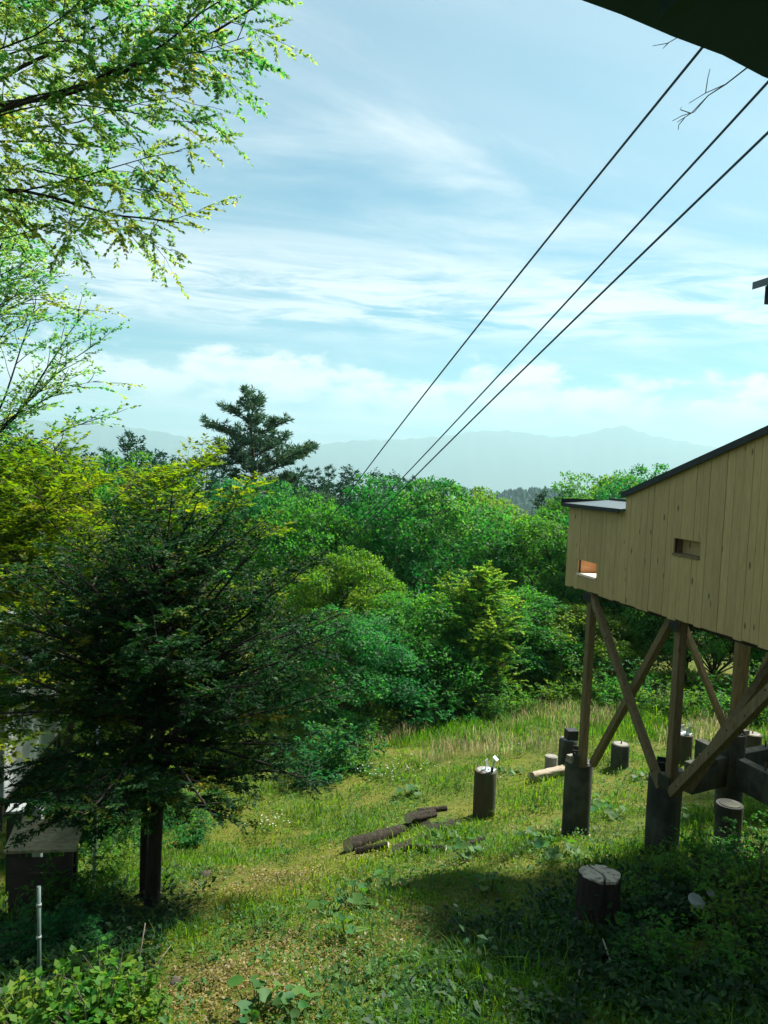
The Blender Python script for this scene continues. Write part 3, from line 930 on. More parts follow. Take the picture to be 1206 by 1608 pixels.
def ring_mat():
    m, nt, N, L, out = new_mat('ringed_stump_top')
    tc = N.new('ShaderNodeTexCoord')
    w = N.new('ShaderNodeTexWave'); w.wave_type = 'RINGS'; w.rings_direction = 'Z'
    w.inputs['Scale'].default_value = 22; w.inputs['Distortion'].default_value = 3.5; w.inputs['Detail'].default_value = 4; w.inputs['Detail Scale'].default_value = 1.2
    L.new(tc.outputs['Object'], w.inputs['Vector'])
    c = ramp(N, L, w.outputs['Fac'], [(0.1, (0.30, 0.26, 0.19)), (0.5, (0.42, 0.37, 0.28)), (0.9, (0.50, 0.45, 0.36))])
    n = noise_node(N, L, 14, 8, 0.65, 0.4)
    mr = N.new('ShaderNodeMapRange'); L.new(n, mr.inputs[0]); mr.inputs[1].default_value = 0.50; mr.inputs[2].default_value = 0.66
    mx = N.new('ShaderNodeMix'); mx.data_type = 'RGBA'; L.new(mr.outputs[0], mx.inputs['Factor']); L.new(c, mx.inputs['A']); mx.inputs['B'].default_value = (0.06, 0.05, 0.035, 1)
    p = N.new('ShaderNodeBsdfPrincipled'); L.new(mx.outputs['Result'], p.inputs['Base Color']); p.inputs['Roughness'].default_value = 0.9
    b = N.new('ShaderNodeBump'); b.inputs['Strength'].default_value = 0.4; b.inputs['Distance'].default_value = 0.006
    L.new(n, b.inputs['Height']); L.new(b.outputs[0], p.inputs['Normal']); L.new(p.outputs[0], out.inputs[0])
    return m


M['stump_top'] = ring_mat()


def build_stump():
    top = P(942, 1373, 6.8)
    x, y = top[0], top[1]
    g = gzf(x, y) - 0.15
    root = empty('tree_stump', (x, y, g))
    tag(root, 'dark sawn tree stump with a cracked pale top in the shaded foreground', 'stump')
    h = top[2] - g
    rng = np.random.default_rng(3)
    k = 40
    v = []; lv = np.linspace(0, 1, 9)
    for u in lv:
        for j in range(k):
            th = 2 * math.pi * j / k
            # two stems grown together: a figure with a shallow waist
            rr = 0.172 * (1 + 0.10 * math.cos(2 * th) + 0.035 * math.sin(7 * th + 1) + 0.02 * math.sin(13 * th)) * (1.0 + 0.16 * (1 - u) ** 3) + rng.normal(0, 0.003)
            if abs(th - 1.75) < 0.12:
                rr *= 0.80
            v.append((rr * math.cos(th), rr * math.sin(th), h * u + (0.012 * math.sin(2 * th + 1) if u == 1 else 0)))
    f = [[i * k + j, i * k + (j + 1) % k, (i + 1) * k + (j + 1) % k, (i + 1) * k + j] for i in range(8) for j in range(k)]
    link('bark', np_mesh('bark', np.array(v), np.array(f), smooth=True), M['bark_dark'], root)
    # sawn face in two halves with a dark crack between them
    ring = [np.array(q) for q in v[8 * k:]]
    crack = lambda t: np.array([-0.02 + 0.045 * math.sin(t * 5), -0.17 + 0.34 * t, h])
    for side in (-1, 1):
        pts = []
        for j in range(k):
            q = ring[j]
            cx = crack((q[1] + 0.17) / 0.34)[0]
            if (q[0] - cx) * side > 0.012:
                pts.append(np.array([q[0] * 0.95, q[1] * 0.95, q[2]]))
        lo, hi = min(p[1] for p in pts), max(p[1] for p in pts)
        # order by angle, then close along the crack
        ang = [math.atan2(p[1], p[0] * side) for p in pts]
        pts = [p for _, p in sorted(zip(ang, pts), key=lambda w: w[0])]
        ck = [crack(t) + [0.013 * side, 0, 0.0] for t in np.linspace(0.92, 0.08, 8)]
        loop = pts + ck
        top_ = [np.array([p[0], p[1], h + 0.012]) for p in loop]
        mb = MB()
        n = len(loop); b = 0
        mb.v = [tuple(p) for p in top_] + [(p[0], p[1], h - 0.04) for p in loop]
        mb.f = [list(range(n)) if side > 0 else list(range(n))[::-1]] + [[i, (i + 1) % n, n + (i + 1) % n, n + i] for i in range(n)]
        mb.sm = [False] * len(mb.f)
        mb.build('sawn_face', M['stump_top'], root)
    MB().tube([(0, 0, h - 0.06), (0, 0, h - 0.03)], 0.15, 20).build('heartwood_rot', M['bark_dark'], root)
    for j in range(5):
        th = 2.4 * j + 0.5
        MB().tube([(0.12 * math.cos(th), 0.12 * math.sin(th), 0.26), (0.25 * math.cos(th), 0.25 * math.sin(th), 0.14), (0.40 * math.cos(th), 0.40 * math.sin(th), 0.02)], [0.07, 0.05, 0.02], 8).build('root', M['bark_dark'], root)


build_stump()


def stick(name, pts, r, mat, label, cat='stick', group=None):
    pts = [np.array(p, float) for p in pts]
    root = pts[0].copy()
    mb = MB()
    mb.tube([p - root for p in pts], list(np.linspace(r, r * 0.5, len(pts))), 7)
    o = mb.build(name, M[mat])
    o.location = tuple(float(t) for t in root)
    tag(o, label, cat, group)


stick('fallen_branch', [gpt(812, 1566, 0.05), gpt(850, 1556, 0.06), gpt(886, 1543, 0.09)], 0.014, 'stick', 'bleached straight stick lying in the leaves before the dark stump', 'branch')
stick('fallen_branch', [gpt(972, 1565, 0.02), gpt(958, 1535, 0.12), gpt(944, 1512, 0.20)], 0.011, 'stick', 'tan thin stick leaning up against the foot of the dark stump', 'branch')
stick('fallen_branch', [gpt(898, 1604, 0.02), gpt(903, 1570, 0.08), gpt(912, 1542, 0.18)], 0.010, 'stick', 'curved pale stick at the bottom edge, below the dark stump', 'branch')
stick('dry_stalk', [gpt(208, 1575, 0.0), P(216, 1520, 6.5), P(228, 1450, 6.5)], 0.009, 'stick', 'upright pale dry stalk in front of the dark evergreen trunk', 'stalk')
stick('dry_stalk', [gpt(215, 1560, 0.0), P(236, 1528, 6.5), P(268, 1485, 6.6)], 0.007, 'stick', 'slanting pale dry stalk right of the upright one', 'stalk')
stick('dry_stalk', [gpt(165, 1572, 0.0), P(152, 1530, 6.4), P(130, 1500, 6.3)], 0.006, 'twig', 'dark bent dry stalk left of the upright pale one', 'stalk')


def build_discs():
    """two pale round sawn discs on a thin forked stake"""
    b = gpt(1110, 1450, -0.05)
    root = empty('disc_marker', b)
    tag(root, 'two pale round discs on a thin bent stake in the dark undergrowth', 'garden marker')
    for (px, py, rr, ti) in ((1094, 1415, 0.075, 0.45), (1118, 1403, 0.045, 0.5)):
        c = P(px, py, 6.75) - b
        rot = Matrix.Rotation(ti, 3, 'X') @ Matrix.Rotation(0.25, 3, 'Y')
        n = rot @ Vector((0, 0, 0.008))
        c = Vector(tuple(float(t) for t in c))
        MB().tube([c - n, c + n], rr, 22).build('disc', M['white'], root)
        MB().tube([(0.0, 0, 0), tuple(c * 0.6 + Vector((0.03, 0, 0.02))), tuple(c - n)], 0.006, 6).build('stem', M['twig'], root)


build_discs()

# ------------------------------------------------------------------ left side: shed, table slab, poles
def build_shed():
    c = P(-160, 1230, 16.5)
    gx, gy = float(c[0]), float(c[1])
    g = gzf(gx, gy) - 0.2
    root = empty('shed', (gx, gy, g), R_(8))
    tag(root, 'pale corrugated metal shed with a grey roof half hidden behind the dark evergreen', 'shed')
    W, D, H = 5.6, 4.0, 3.3
    # corrugated front: one part, ribbed sheet raised above an open dark undercroft
    n = 112
    v = []
    for i in range(n + 1):
        x = -W / 2 + W * i / n
        yy = -D / 2 + (0.018 if i % 2 else -0.018)
        v += [(x, yy, 1.35), (x, yy, H)]
    f = [[2 * i, 2 * i + 2, 2 * i + 3, 2 * i + 1] for i in range(n)]
    link('corrugated_wall', np_mesh('corrugated_wall', np.array(v), np.array(f)), M['siding'], root)
    v2 = []
    for i in range(n + 1):
        y = -D / 2 + D * i / n
        xx = W / 2 + (0.018 if i % 2 else -0.018)
        v2 += [(xx, y, 1.35), (xx, y, H)]
    link('corrugated_wall', np_mesh('corrugated_wall', np.array(v2), np.array(f)), M['siding'], root)
    MB().box((-W / 2, 0, (H + 1.35) / 2), (0.05, D - 0.1, H - 1.35)).build('side_wall', M['siding'], root)
    MB().box((0, D / 2 - 0.05, H / 2), (W, 0.06, H)).build('rear_wall', M['dark_in'], root)
    MB().box((0, 0, 1.29), (W, D, 0.08)).build('floor', M['dark_in'], root)
    for x in (-W / 2 + 0.1, 0, W / 2 - 0.1):
        for y in (-D / 2 + 0.1, D / 2 - 0.2):
            MB().box((x, y, 0.62), (0.12, 0.12, 1.25)).build('post', M['dark_in'], root)
    # mono-pitch roof with standing seams
    rf = MB()
    rf.hexa([(-W / 2 - 0.3, -D / 2 - 0.4, H + 0.02), (W / 2 + 0.3, -D / 2 - 0.4, H + 0.02), (W / 2 + 0.3, D / 2 + 0.3, H + 0.95), (-W / 2 - 0.3, D / 2 + 0.3, H + 0.95),
             (-W / 2 - 0.3, -D / 2 - 0.4, H + 0.10), (W / 2 + 0.3, -D / 2 - 0.4, H + 0.10), (W / 2 + 0.3, D / 2 + 0.3, H + 1.03), (-W / 2 - 0.3, D / 2 + 0.3, H + 1.03)])
    ro = rf.build('roof', M['shed_roof'], root)
    for i in range(15):
        x = -W / 2 - 0.2 + i * (W + 0.4) / 14
        MB().beam((x, -D / 2 - 0.39, H + 0.115), (x, D / 2 + 0.29, H + 1.045), 0.03, 0.035).build('seam', M['shed_roof'], ro)
    MB().box((1.45, -D / 2 - 0.03, 2.5), (0.9, 0.05, 0.9)).build('window', M['dark_in'], root)


build_shed()


def build_table():
    c = P(72, 1312, 9.4)
    g = gzf(c[0], c[1]) - 0.1
    root = empty('slab_table', (c[0], c[1], g), 0.16)
    tag(root, 'weathered plank board table standing in the shade left of the evergreen trunk', 'table')
    h = float(c[2] - g)
    MB().box((0, 0, h), (0.82, 0.52, 0.045), Matrix.Rotation(0.30, 3, 'X')).build('tabletop', M['grey_wood'], root, 0.006)
    for x in (-0.3, 0.3):
        for y in (-0.13, 0.13):
            MB().box((x, y, h / 2 - 0.06), (0.09, 0.09, h - 0.16)).build('leg', M['dark_in'], root)
    for zz_ in range(4):
        MB().box((0, -0.19, 0.12 + zz_ * (h - 0.25) / 4 + 0.06), (0.72, 0.02, (h - 0.25) / 4 - 0.012)).build('shade_fill_board', M['dark_in'], root)  # added dark boards stand in for the shade under the tabletop
    c2 = P(26, 1272, 10.6)
    g2 = gzf(c2[0], c2[1]) - 0.05
    root = empty('gas_box', (c2[0], c2[1], g2), 0.2)
    tag(root, 'small dark utility box with a white lid behind the board table', 'box')
    h = float(c2[2] - g2)
    MB().box((0, 0, h / 2), (0.20, 0.20, h)).build('body', M['dark_steel'], root)
    MB().box((0, 0, h + 0.022), (0.23, 0.22, 0.04), Matrix.Rotation(0.1, 3, 'X')).build('lid', M['white'], root, 0.01)
    MB().box((0, 0, h + 0.06), (0.07, 0.03, 0.03)).build('handle', M['white'], root)
    c3 = P(60, 1283, 11.2)
    g3 = gzf(c3[0], c3[1])
    o = MB().box((0, 0, (c3[2] - g3) / 2), (0.13, 0.09, float(c3[2] - g3) + 0.3)).build('marker_post', M['white'], None, 0.01)
    o.location = (c3[0], c3[1], g3)
    tag(o, 'short white square post standing behind the board table', 'post')
    for k, (a, b) in enumerate((((0, 1345), (24, 1312)), ((6, 1352), (27, 1316)), ((14, 1355), (29, 1322)))):
        pass


build_table()


def rod(name, a, b, r, mat, label, cat, couplings=()):
    a, b = np.array(a, float), np.array(b, float)
    root = empty(name, a)
    tag(root, label, cat)
    d = b - a
    MB().tube([(0, 0, 0), d * 0.5 + np.array([0.004, 0, 0]), d], r, 10).build('pipe', M[mat], root)
    for t in couplings:
        MB().tube([d * (t - 0.012), d * (t + 0.012)], r * 1.35, 10).build('collar', M['white'], root)


q = P(150, 1284, 10.0)
rod('painted_pole', (q[0], q[1], gzf(q[0], q[1]) - 0.2), P(158, 985, 10.0), 0.026, 'paint', 'pale green painted pole standing behind the dark evergreen branches', 'pole', (0.45, 0.62, 0.8))
rod('grey_pipe', gpt(61, 1585, -0.1), P(61, 1392, 6.45), 0.016, 'grey_pipe', 'slim grey green pipe stake in the dark lower left corner', 'pipe', (0.35, 0.62, 0.86))
for k, (a, b) in enumerate((((4, 1352), (25, 1308)), ((10, 1350), (27, 1314)))):
    rod('cane', gpt(*a, 0.0), P(*b, 9.2), 0.008, 'stick', ('thin pale cane leaning on the left end of the board table, outer one', 'thin pale cane leaning on the left end of the board table, inner one')[k], 'cane')

# ------------------------------------------------------------------ overhead cables
for (a, b, c, lab) in (((1118, 56), (640, 653), (485, 862), 'leftmost of the three dark overhead cables crossing the sky'),
                       ((1225, 108), (640, 742), (545, 840), 'middle one of the three dark overhead cables crossing the sky'),
                       ((1228, 187), (640, 760), (500, 905), 'rightmost of the three dark overhead cables crossing the sky')):
    A = P(*a, 5.0); C = P(*c, 19.0)
    # depth of the middle point on the straight line A-C
    best = None
    for t in np.linspace(0, 1, 400):
        p = A + (C - A) * t
        dd = p @ F0
        xx = PW / 2 + FPX * (p @ RV) / dd
        if best is None or abs(xx - b[0]) < best[0]:
            best = (abs(xx - b[0]), t, dd)
    Bm = P(*b, best[2])
    t = best[1]
    pts = []
    for u in np.linspace(-0.06, 1.0, 30):
        l0 = (u - t) * (u - 1) / (t); l1 = u * (u - 1) / (t * (t - 1)); l2 = u * (u - t) / (1 - t)
        pts.append(A * l0 + Bm * l1 + C * l2)
    root = np.array(pts[0])
    o = MB().tube([p - root for p in pts], 0.0100, 8).build('overhead_cable', M['cable'])
    o.location = tuple(float(t_) for t_ in root)
    tag(o, lab, 'cable', 'overhead cables')


# ------------------------------------------------------------------ the viewer's own house: eave above right
def build_own_house():
    zt = 1.15
    a = on_z(915, -2, zt); b = on_z(1206, 121, zt)
    d = (b - a) / np.linalg.norm(b - a)
    nrm = np.array([d[1], -d[0], 0.0])          # back towards the house
    root = empty('house_eave', tuple(a + nrm * 1.5 - np.array([0, 0, zt + 2.6])))
    tag(root, 'dark eave of the house the view is taken from, across the upper right corner', 'roof')
    o = np.array(root.location)
    A = a - d * 8.5; B = b + d * 1.6  # roof and wall stretched unseen past the camera to block sky light
    L = np.linalg.norm(B - A)
    # wavy lower edge: corrugated sheet seen from below
    n = 60
    v = []
    for i in range(n + 1):
        t = i / n
        p = A + (B - A) * t
        wv = 0.006 * math.sin(i * 1.3) + 0.004 * math.sin(i * 2.9 + 1)
        for (back, up) in ((wv, 0.0), (wv, 0.035), (3.2, 0.9), (3.2, 0.86)):
            v.append(p + nrm * back + np.array([0, 0, up]) - o)
    f = []
    for i in range(n):
        for k in range(4):
            k2 = (k + 1) % 4
            f.append([i * 4 + k, (i + 1) * 4 + k, (i + 1) * 4 + k2, i * 4 + k2])
    link('roof_sheet', np_mesh('roof_sheet', np.array(v), np.array(f)), M['soffit'], root)
    k = 0
    while k * 0.45 < L - 0.2:
        p = A + d * (0.1 + k * 0.45) + nrm * 0.12
        e = p + nrm * 2.9 + np.array([0, 0, 0.78])
        MB().beam(tuple(p - o + [0, 0, -0.03]), tuple(e - o + [0, 0, -0.03]), 0.05, 0.08).build('rafter', M['soffit'], root)
        k += 1
    w0 = A + nrm * 2.6; w1 = B + nrm * 2.6
    MB().beam(tuple(w0 - o + [0, 0, -1.2]), tuple(w1 - o + [0, 0, -1.2]), 0.15, 4.8).build('wall', M['plank'], root)


build_own_house()


def build_timber_house():
    """taller house that the hut leans on, standing just outside the frame; its roof corner shows"""
    root = empty('timber_house', hut(4.3, 0, -3.6))
    tag(root, 'dark roof corner of a taller timber house entering at the right edge', 'house')
    o = np.array(root.location)
    c = P(1181, 455, 7.3)
    dlt = c - HF
    s0, w0, zr = float(-dlt @ WA), float(dlt @ WN), float(dlt[2])

    def q(s, w, z):
        return tuple(hut(s, w, z) - o)

    def bx(s0, s1, w0, w1, z0, z1):
        return MB().hexa([q(s0, w0, z0), q(s1, w0, z0), q(s1, w1, z0), q(s0, w1, z0), q(s0, w0, z1), q(s1, w0, z1), q(s1, w1, z1), q(s0, w1, z1)])
    W0, W1 = w0 + 0.55, w0 + 4.4
    S0, S1 = 4.36, 7.2
    for (a, b, cc, d) in ((S0, S1, W0, W0 + 0.1), (S0, S1, W1 - 0.1, W1), (S0, S0 + 0.1, W0 + 0.1, W1 - 0.1), (S1 - 0.1, S1, W0 + 0.1, W1 - 0.1)):
        bx(a, b, cc, d, -4.6, zr + 0.1).build('wall', M['plank'], root)
    # roof: slopes up away from the visible corner
    th = 0.07
    r0, r1 = 0.0, 1.9
    mb = MB()
    e = S1 + 0.4
    mb.hexa([q(s0, w0, zr), q(e, w0, zr), q(e, W1 + 0.4, zr + r1), q(s0, W1 + 0.4, zr + r1),
             q(s0, w0, zr + th), q(e, w0, zr + th), q(e, W1 + 0.4, zr + r1 + th), q(s0, W1 + 0.4, zr + r1 + th)])
    ro = mb.build('roof', M['roof'], root)
    bx(s0 + 0.03, e - 0.03, w0 + 0.12, w0 + 0.2, zr - 0.13, zr + 0.04).build('fascia', M['fascia'], ro)
    mb = MB()
    mb.hexa([q(s0 + 0.05, w0 + 0.12, zr - 0.12), q(s0 + 0.1, w0 + 0.12, zr - 0.12), q(s0 + 0.1, W1, zr + 1.6), q(s0 + 0.05, W1, zr + 1.6),
             q(s0 + 0.05, w0 + 0.12, zr + 0.05), q(s0 + 0.1, w0 + 0.12, zr + 0.05), q(s0 + 0.1, W1, zr + 1.85), q(s0 + 0.05, W1, zr + 1.85)])
    mb.build('barge_board', M['fascia'], ro)


build_timber_house()
# ==FOLIAGE==
# ------------------------------------------------------------------ vegetation: generators
UP = np.array([0, 0, 1.0])


def nrmz(a):
    return a / np.maximum(np.linalg.norm(a, axis=-1, keepdims=True), 1e-9)


def leaf_faces(P_, D, Nn, Ln, Wd, wide=0.42, fold=0.10):
    s = nrmz(np.cross(Nn, D))
    n2 = nrmz(np.cross(D, s))
    Ln = np.asarray(Ln)[:, None]; Wd = np.asarray(Wd)[:, None]
    mid = P_ + D * Ln * wide
    v = np.stack([P_, mid + s * Wd * 0.5 + n2 * Wd * fold, P_ + D * Ln - n2 * Ln * 0.08, mid - s * Wd * 0.5 + n2 * Wd * fold], 1).reshape(-1, 3)
    f = np.arange(len(P_) * 4).reshape(-1, 4)
    return v, f


class Plant:
    def __init__(self, seed):
        self.rng = np.random.default_rng(seed)
        self.wv, self.wf, self.nw = [], [], 0
        self.lp, self.ld, self.ln, self.ll, self.lw, self.lv = [], [], [], [], [], []

    def wood(self, pts, r0, r1, n=6):
        pts = np.asarray(pts, float)
        m = len(pts)
        d = np.gradient(pts, axis=0)
        d = nrmz(d)
        ref = np.array([0.31, 0.17, 0.93]) if abs(d[0][2]) < 0.8 else np.array([0.9, 0.3, 0.1])
        s = nrmz(np.cross(d, ref)); t = np.cross(d, s)
        r = np.linspace(r0, r1, m) if np.isscalar(r0) else np.asarray(r0)
        a = np.linspace(0, 2 * np.pi, n, endpoint=False)
        v = pts[:, None, :] + (s[:, None, :] * np.cos(a)[None, :, None] + t[:, None, :] * np.sin(a)[None, :, None]) * r[:, None, None]
        i, j = np.meshgrid(np.arange(m - 1), np.arange(n), indexing='ij')
        j2 = (j + 1) % n
        f = np.stack([i * n + j, i * n + j2, (i + 1) * n + j2, (i + 1) * n + j], -1).reshape(-1, 4) + self.nw
        self.wv.append(v.reshape(-1, 3)); self.wf.append(f); self.nw += m * n

    def grow(self, p, d, L, n, wander=0.1, trop=(0, 0, 0)):
        p = np.array(p, float); d = nrmz(np.array(d, float)); trop = np.array(trop, float)
        pts = [p]
        for i in range(n):
            d = nrmz(d + self.rng.normal(0, wander, 3) + trop)
            p = p + d * (L / n)
            pts.append(p)
        return np.array(pts)

    def leaves(self, P_, D, Nn, Ln, Wd, var):
        self.lp.append(P_); self.ld.append(D); self.ln.append(Nn); self.ll.append(Ln); self.lw.append(Wd); self.lv.append(var)

    def leafy_twigs(self, base, dirs, length, per, ll, lw, spread=0.7, upn=1.0, jit=0.5, droop=0.0, var=0.5, vj=0.25, wood_r=0.0, start=0.15):
        """leaves set along straight twigs; base (k,3), dirs (k,3), length (k,)"""
        rng = self.rng
        k = len(base)
        u = rng.uniform(start, 1.05, (k, per))
        side = nrmz(np.cross(dirs, UP + rng.normal(0, 0.1, (k, 3))))
        p = base[:, None, :] + dirs[:, None, :] * (u * length[:, None])[:, :, None]
        p[:, :, 2] -= droop * (u ** 2) * length[:, None]
        sg = rng.choice([-1, 1], (k, per))
        d = dirs[:, None, :] * rng.uniform(0.3, 1.0, (k, per, 1)) + side[:, None, :] * (sg * spread)[:, :, None] + rng.normal(0, 0.22, (k, per, 3))
        d[:, :, 2] -= droop * 0.8
        d = nrmz(d)
        n = nrmz(UP * upn + rng.normal(0, jit, (k, per, 3)))
        s = rng.uniform(0.65, 1.25, (k, per))
        vv = np.clip((var if np.isscalar(var) else np.asarray(var)[:, None]) + rng.normal(0, vj, (k, per)), 0, 1)
        self.leaves(p.reshape(-1, 3), d.reshape(-1, 3), n.reshape(-1, 3), (ll * s).ravel(), (lw * s).ravel(), vv.ravel())
        if wood_r > 0:
            for i in range(k):
                e = base[i] + dirs[i] * length[i]
                mid = (base[i] + e) / 2
                e = e - [0, 0, droop * length[i]]; mid = mid - [0, 0, droop * length[i] * 0.25]
                self.wood([base[i], mid, e], wood_r, wood_r * 0.4, 3)

    def foliate(self, limbs, sub_per_m=3.0, sub_len=0.9, sub_ang=0.9, flat=0.6, tw_per_m=9.0, tw_len=0.3, per=12, ll=0.1, lw=0.06, u0=0.25,
                droop=0.1, trop=(0, 0, 0.0), wander=0.12, wr=0.0, sub_r=0.012, upn=1.0, jit=0.5, spread=0.7, vmid=0.45, vclump=0.22, taper=0.6, vj=0.2, up_bias=0.1):
        """limbs: list of (pts, weight). grows side shoots, twigs and leaves"""
        rng = self.rng
        for pts, wgt in limbs:
            seg = np.linalg.norm(np.diff(pts, axis=0), axis=1)
            cum = np.concatenate([[0], np.cumsum(seg)]); L = cum[-1]
            ns = max(2, int(L * (1 - u0) * sub_per_m))
            us = u0 + (1 - u0) * (np.arange(ns) + rng.uniform(0, 1, ns)) / ns
            lv = vmid + rng.normal(0, vclump * 0.6)
            for i, u in enumerate(us):
                x = u * L
                p = np.array([np.interp(x, cum, pts[:, k]) for k in range(3)])
                j = min(np.searchsorted(cum, x), len(pts) - 1)
                d = nrmz(pts[j] - pts[max(j - 1, 0)])
                sgn = 1 if (i % 2) else -1
                side = nrmz(np.cross(d, UP) + 1e-6) * sgn
                pr = nrmz(rng.normal(0, 1, 3))
                lat = nrmz(side * flat + pr * (1 - flat) + UP * up_bias)
                a = sub_ang * rng.uniform(0.7, 1.2)
                dd = nrmz(d * math.cos(a) + lat * math.sin(a))
                sl = sub_len * wgt * (1 - taper * max(0, u - u0)) * rng.uniform(0.6, 1.2)
                sp = self.grow(p, dd, sl, 4, wander, trop)
                if sub_r:
                    self.wood(sp, sub_r, sub_r * 0.35, 4)
                nt = max(3, int(sl * tw_per_m))
                uu = 0.12 + 0.88 * (np.arange(nt) + rng.uniform(0, 1, nt)) / nt
                c2 = np.linspace(0, 1, 5)
                b = np.stack([np.interp(uu, c2, sp[:, k]) for k in range(3)], 1)
                sd = nrmz(sp[-1] - sp[0])
                s2 = nrmz(np.cross(sd, UP) + 1e-6)
                alt = np.where(np.arange(nt) % 2 == 0, 1, -1)[:, None]
                td = nrmz(sd * rng.uniform(0.4, 1.0, (nt, 1)) + s2 * alt * flat * 0.9 + rng.normal(0, 0.45 * (1.15 - flat), (nt, 3)) + UP * up_bias)
                td[-1] = sd
                cv = lv + rng.normal(0, vclump)
                self.leafy_twigs(b, td, tw_len * rng.uniform(0.6, 1.25, nt), per, ll, lw, spread, upn, jit, droop, cv + rng.normal(0, 0.08, nt), vj, wr)

    def build(self, root, wood_mat, leaf_mat_, crown='crown', wood='trunk', leafargs=None):
        me1 = me2 = None
        if self.wv:
            me1 = np_mesh(wood, np.concatenate(self.wv), np.concatenate(self.wf), smooth=True)
            link(wood, me1, wood_mat, root)
        if self.lp:
            c = lambda q: np.concatenate(q)
            v, f = leaf_faces(c(self.lp), c(self.ld), c(self.ln), c(self.ll), c(self.lw), **(leafargs or {}))
            me2 = np_mesh(crown, v, f, var=c(self.lv))
            link(crown, me2, leaf_mat_, root)
        return root


NLEAF = [0]


def copy_plant(src, loc, rz, sc_=1.0, sz=1.0):
    r = src.copy(); col.objects.link(r)
    r.location = tuple(float(t) for t in loc); r.rotation_euler = (0, 0, rz); r.scale = (sc_, sc_, sc_ * sz)
    for ch in list(src.children):
        c = ch.copy(); col.objects.link(c); c.parent = r
    return r


def broadleaf(seed, H, hb, rad, prof, nl, leaf, wood='bark', e0=0.15, e1=1.15, tr=0.14, lean=(0, 0), forks=0, name='broadleaf_tree', limb_trop=(0, 0, 0.05), **kw):
    """H height, hb crown base, rad crown radius, prof(t) radius profile"""
    pl = Plant(seed); rng = pl.rng
    root = empty(name)
    tp = pl.grow((0, 0, -0.3), (lean[0], lean[1], 1), H * 0.93, 10, 0.035, (0, 0, 0.02))
    pl.wood(tp, np.linspace(tr, tr * 0.12, 11), 0, 9)
    limbs = []
    for i in range(nl):
        t = ((i + rng.uniform(0, 1)) / nl)
        h = hb + t * (H * 0.93 - hb) * 0.96
        k = np.clip((h + 0.3) / (H * 0.93) * 10, 0, 9.99)
        p = tp[int(k)] + (tp[int(k) + 1] - tp[int(k)]) * (k - int(k))
        az = i * 2.39996 + rng.uniform(-0.5, 0.5)
        el = e0 + (e1 - e0) * t + rng.normal(0, 0.12)
        L = rad * prof(t) * rng.uniform(0.75, 1.2)
        d = np.array([math.cos(az) * math.cos(el), math.sin(az) * math.cos(el), math.sin(el)])
        pts = pl.grow(p, d, L, 6, 0.10, limb_trop)
        r0 = max(0.012, tr * 0.42 * (1 - t * 0.7) * min(1, L / rad))
        pl.wood(pts, r0, 0.008, 5)
        limbs.append((pts, min(1.2, 0.5 + 0.6 * L / rad)))
    pl.foliate(limbs, **kw)
    pl.build(root, M[wood], M[leaf])
    return root


def place(o, px, d, label, cat='tree', group=None, rz=0.0, s=1.0, sz=1.0, first=True, sink=0.0, leaf=None, top=None, H=None):
    """stand a plant on the ground in the photo column px at depth d"""
    q = P(px, 900, d)
    x, y = float(q[0]), float(q[1])
    # the roll of the camera shifts a column with height: solve for the foot itself
    for _ in range(3):
        z = gzf(x, y)
        w = np.array([x, y, z]); dd = w @ F0
        xx = PW / 2 + FPX * (w @ RV) / dd
        x += (px - xx) / FPX * dd
    loc = (x, y, gzf(x, y) - sink)
    if top:          # height taken from the tree's top in the photograph
        zt = P(px, top, float(np.array([x, y, gzf(x, y)]) @ F0))[2]
        sz = (zt - loc[2]) / H / s
    if not first:
        o = copy_plant(o, loc, rz, s, sz)
    else:
        o.location = loc; o.rotation_euler = (0, 0, rz); o.scale = (s, s, s * sz)
    if leaf:
        for c in o.children:
            if c.name.startswith('crown'):
                c.material_slots[0].link = 'OBJECT'; c.material_slots[0].material = M[leaf]
    tag(o, label, cat, group)
    return o


rnd_ = lambda t: math.sqrt(max(0.02, 1 - (1.7 * t - 0.75) ** 2 * 0.9)) if t > 0.2 else 0.75 + t
cone_ = lambda t: 1.0 - 0.82 * t
egg_ = lambda t: (0.7 + 1.2 * t) if t < 0.25 else max(0.12, 1.0 - 0.95 * ((t - 0.25) / 0.75) ** 1.5)


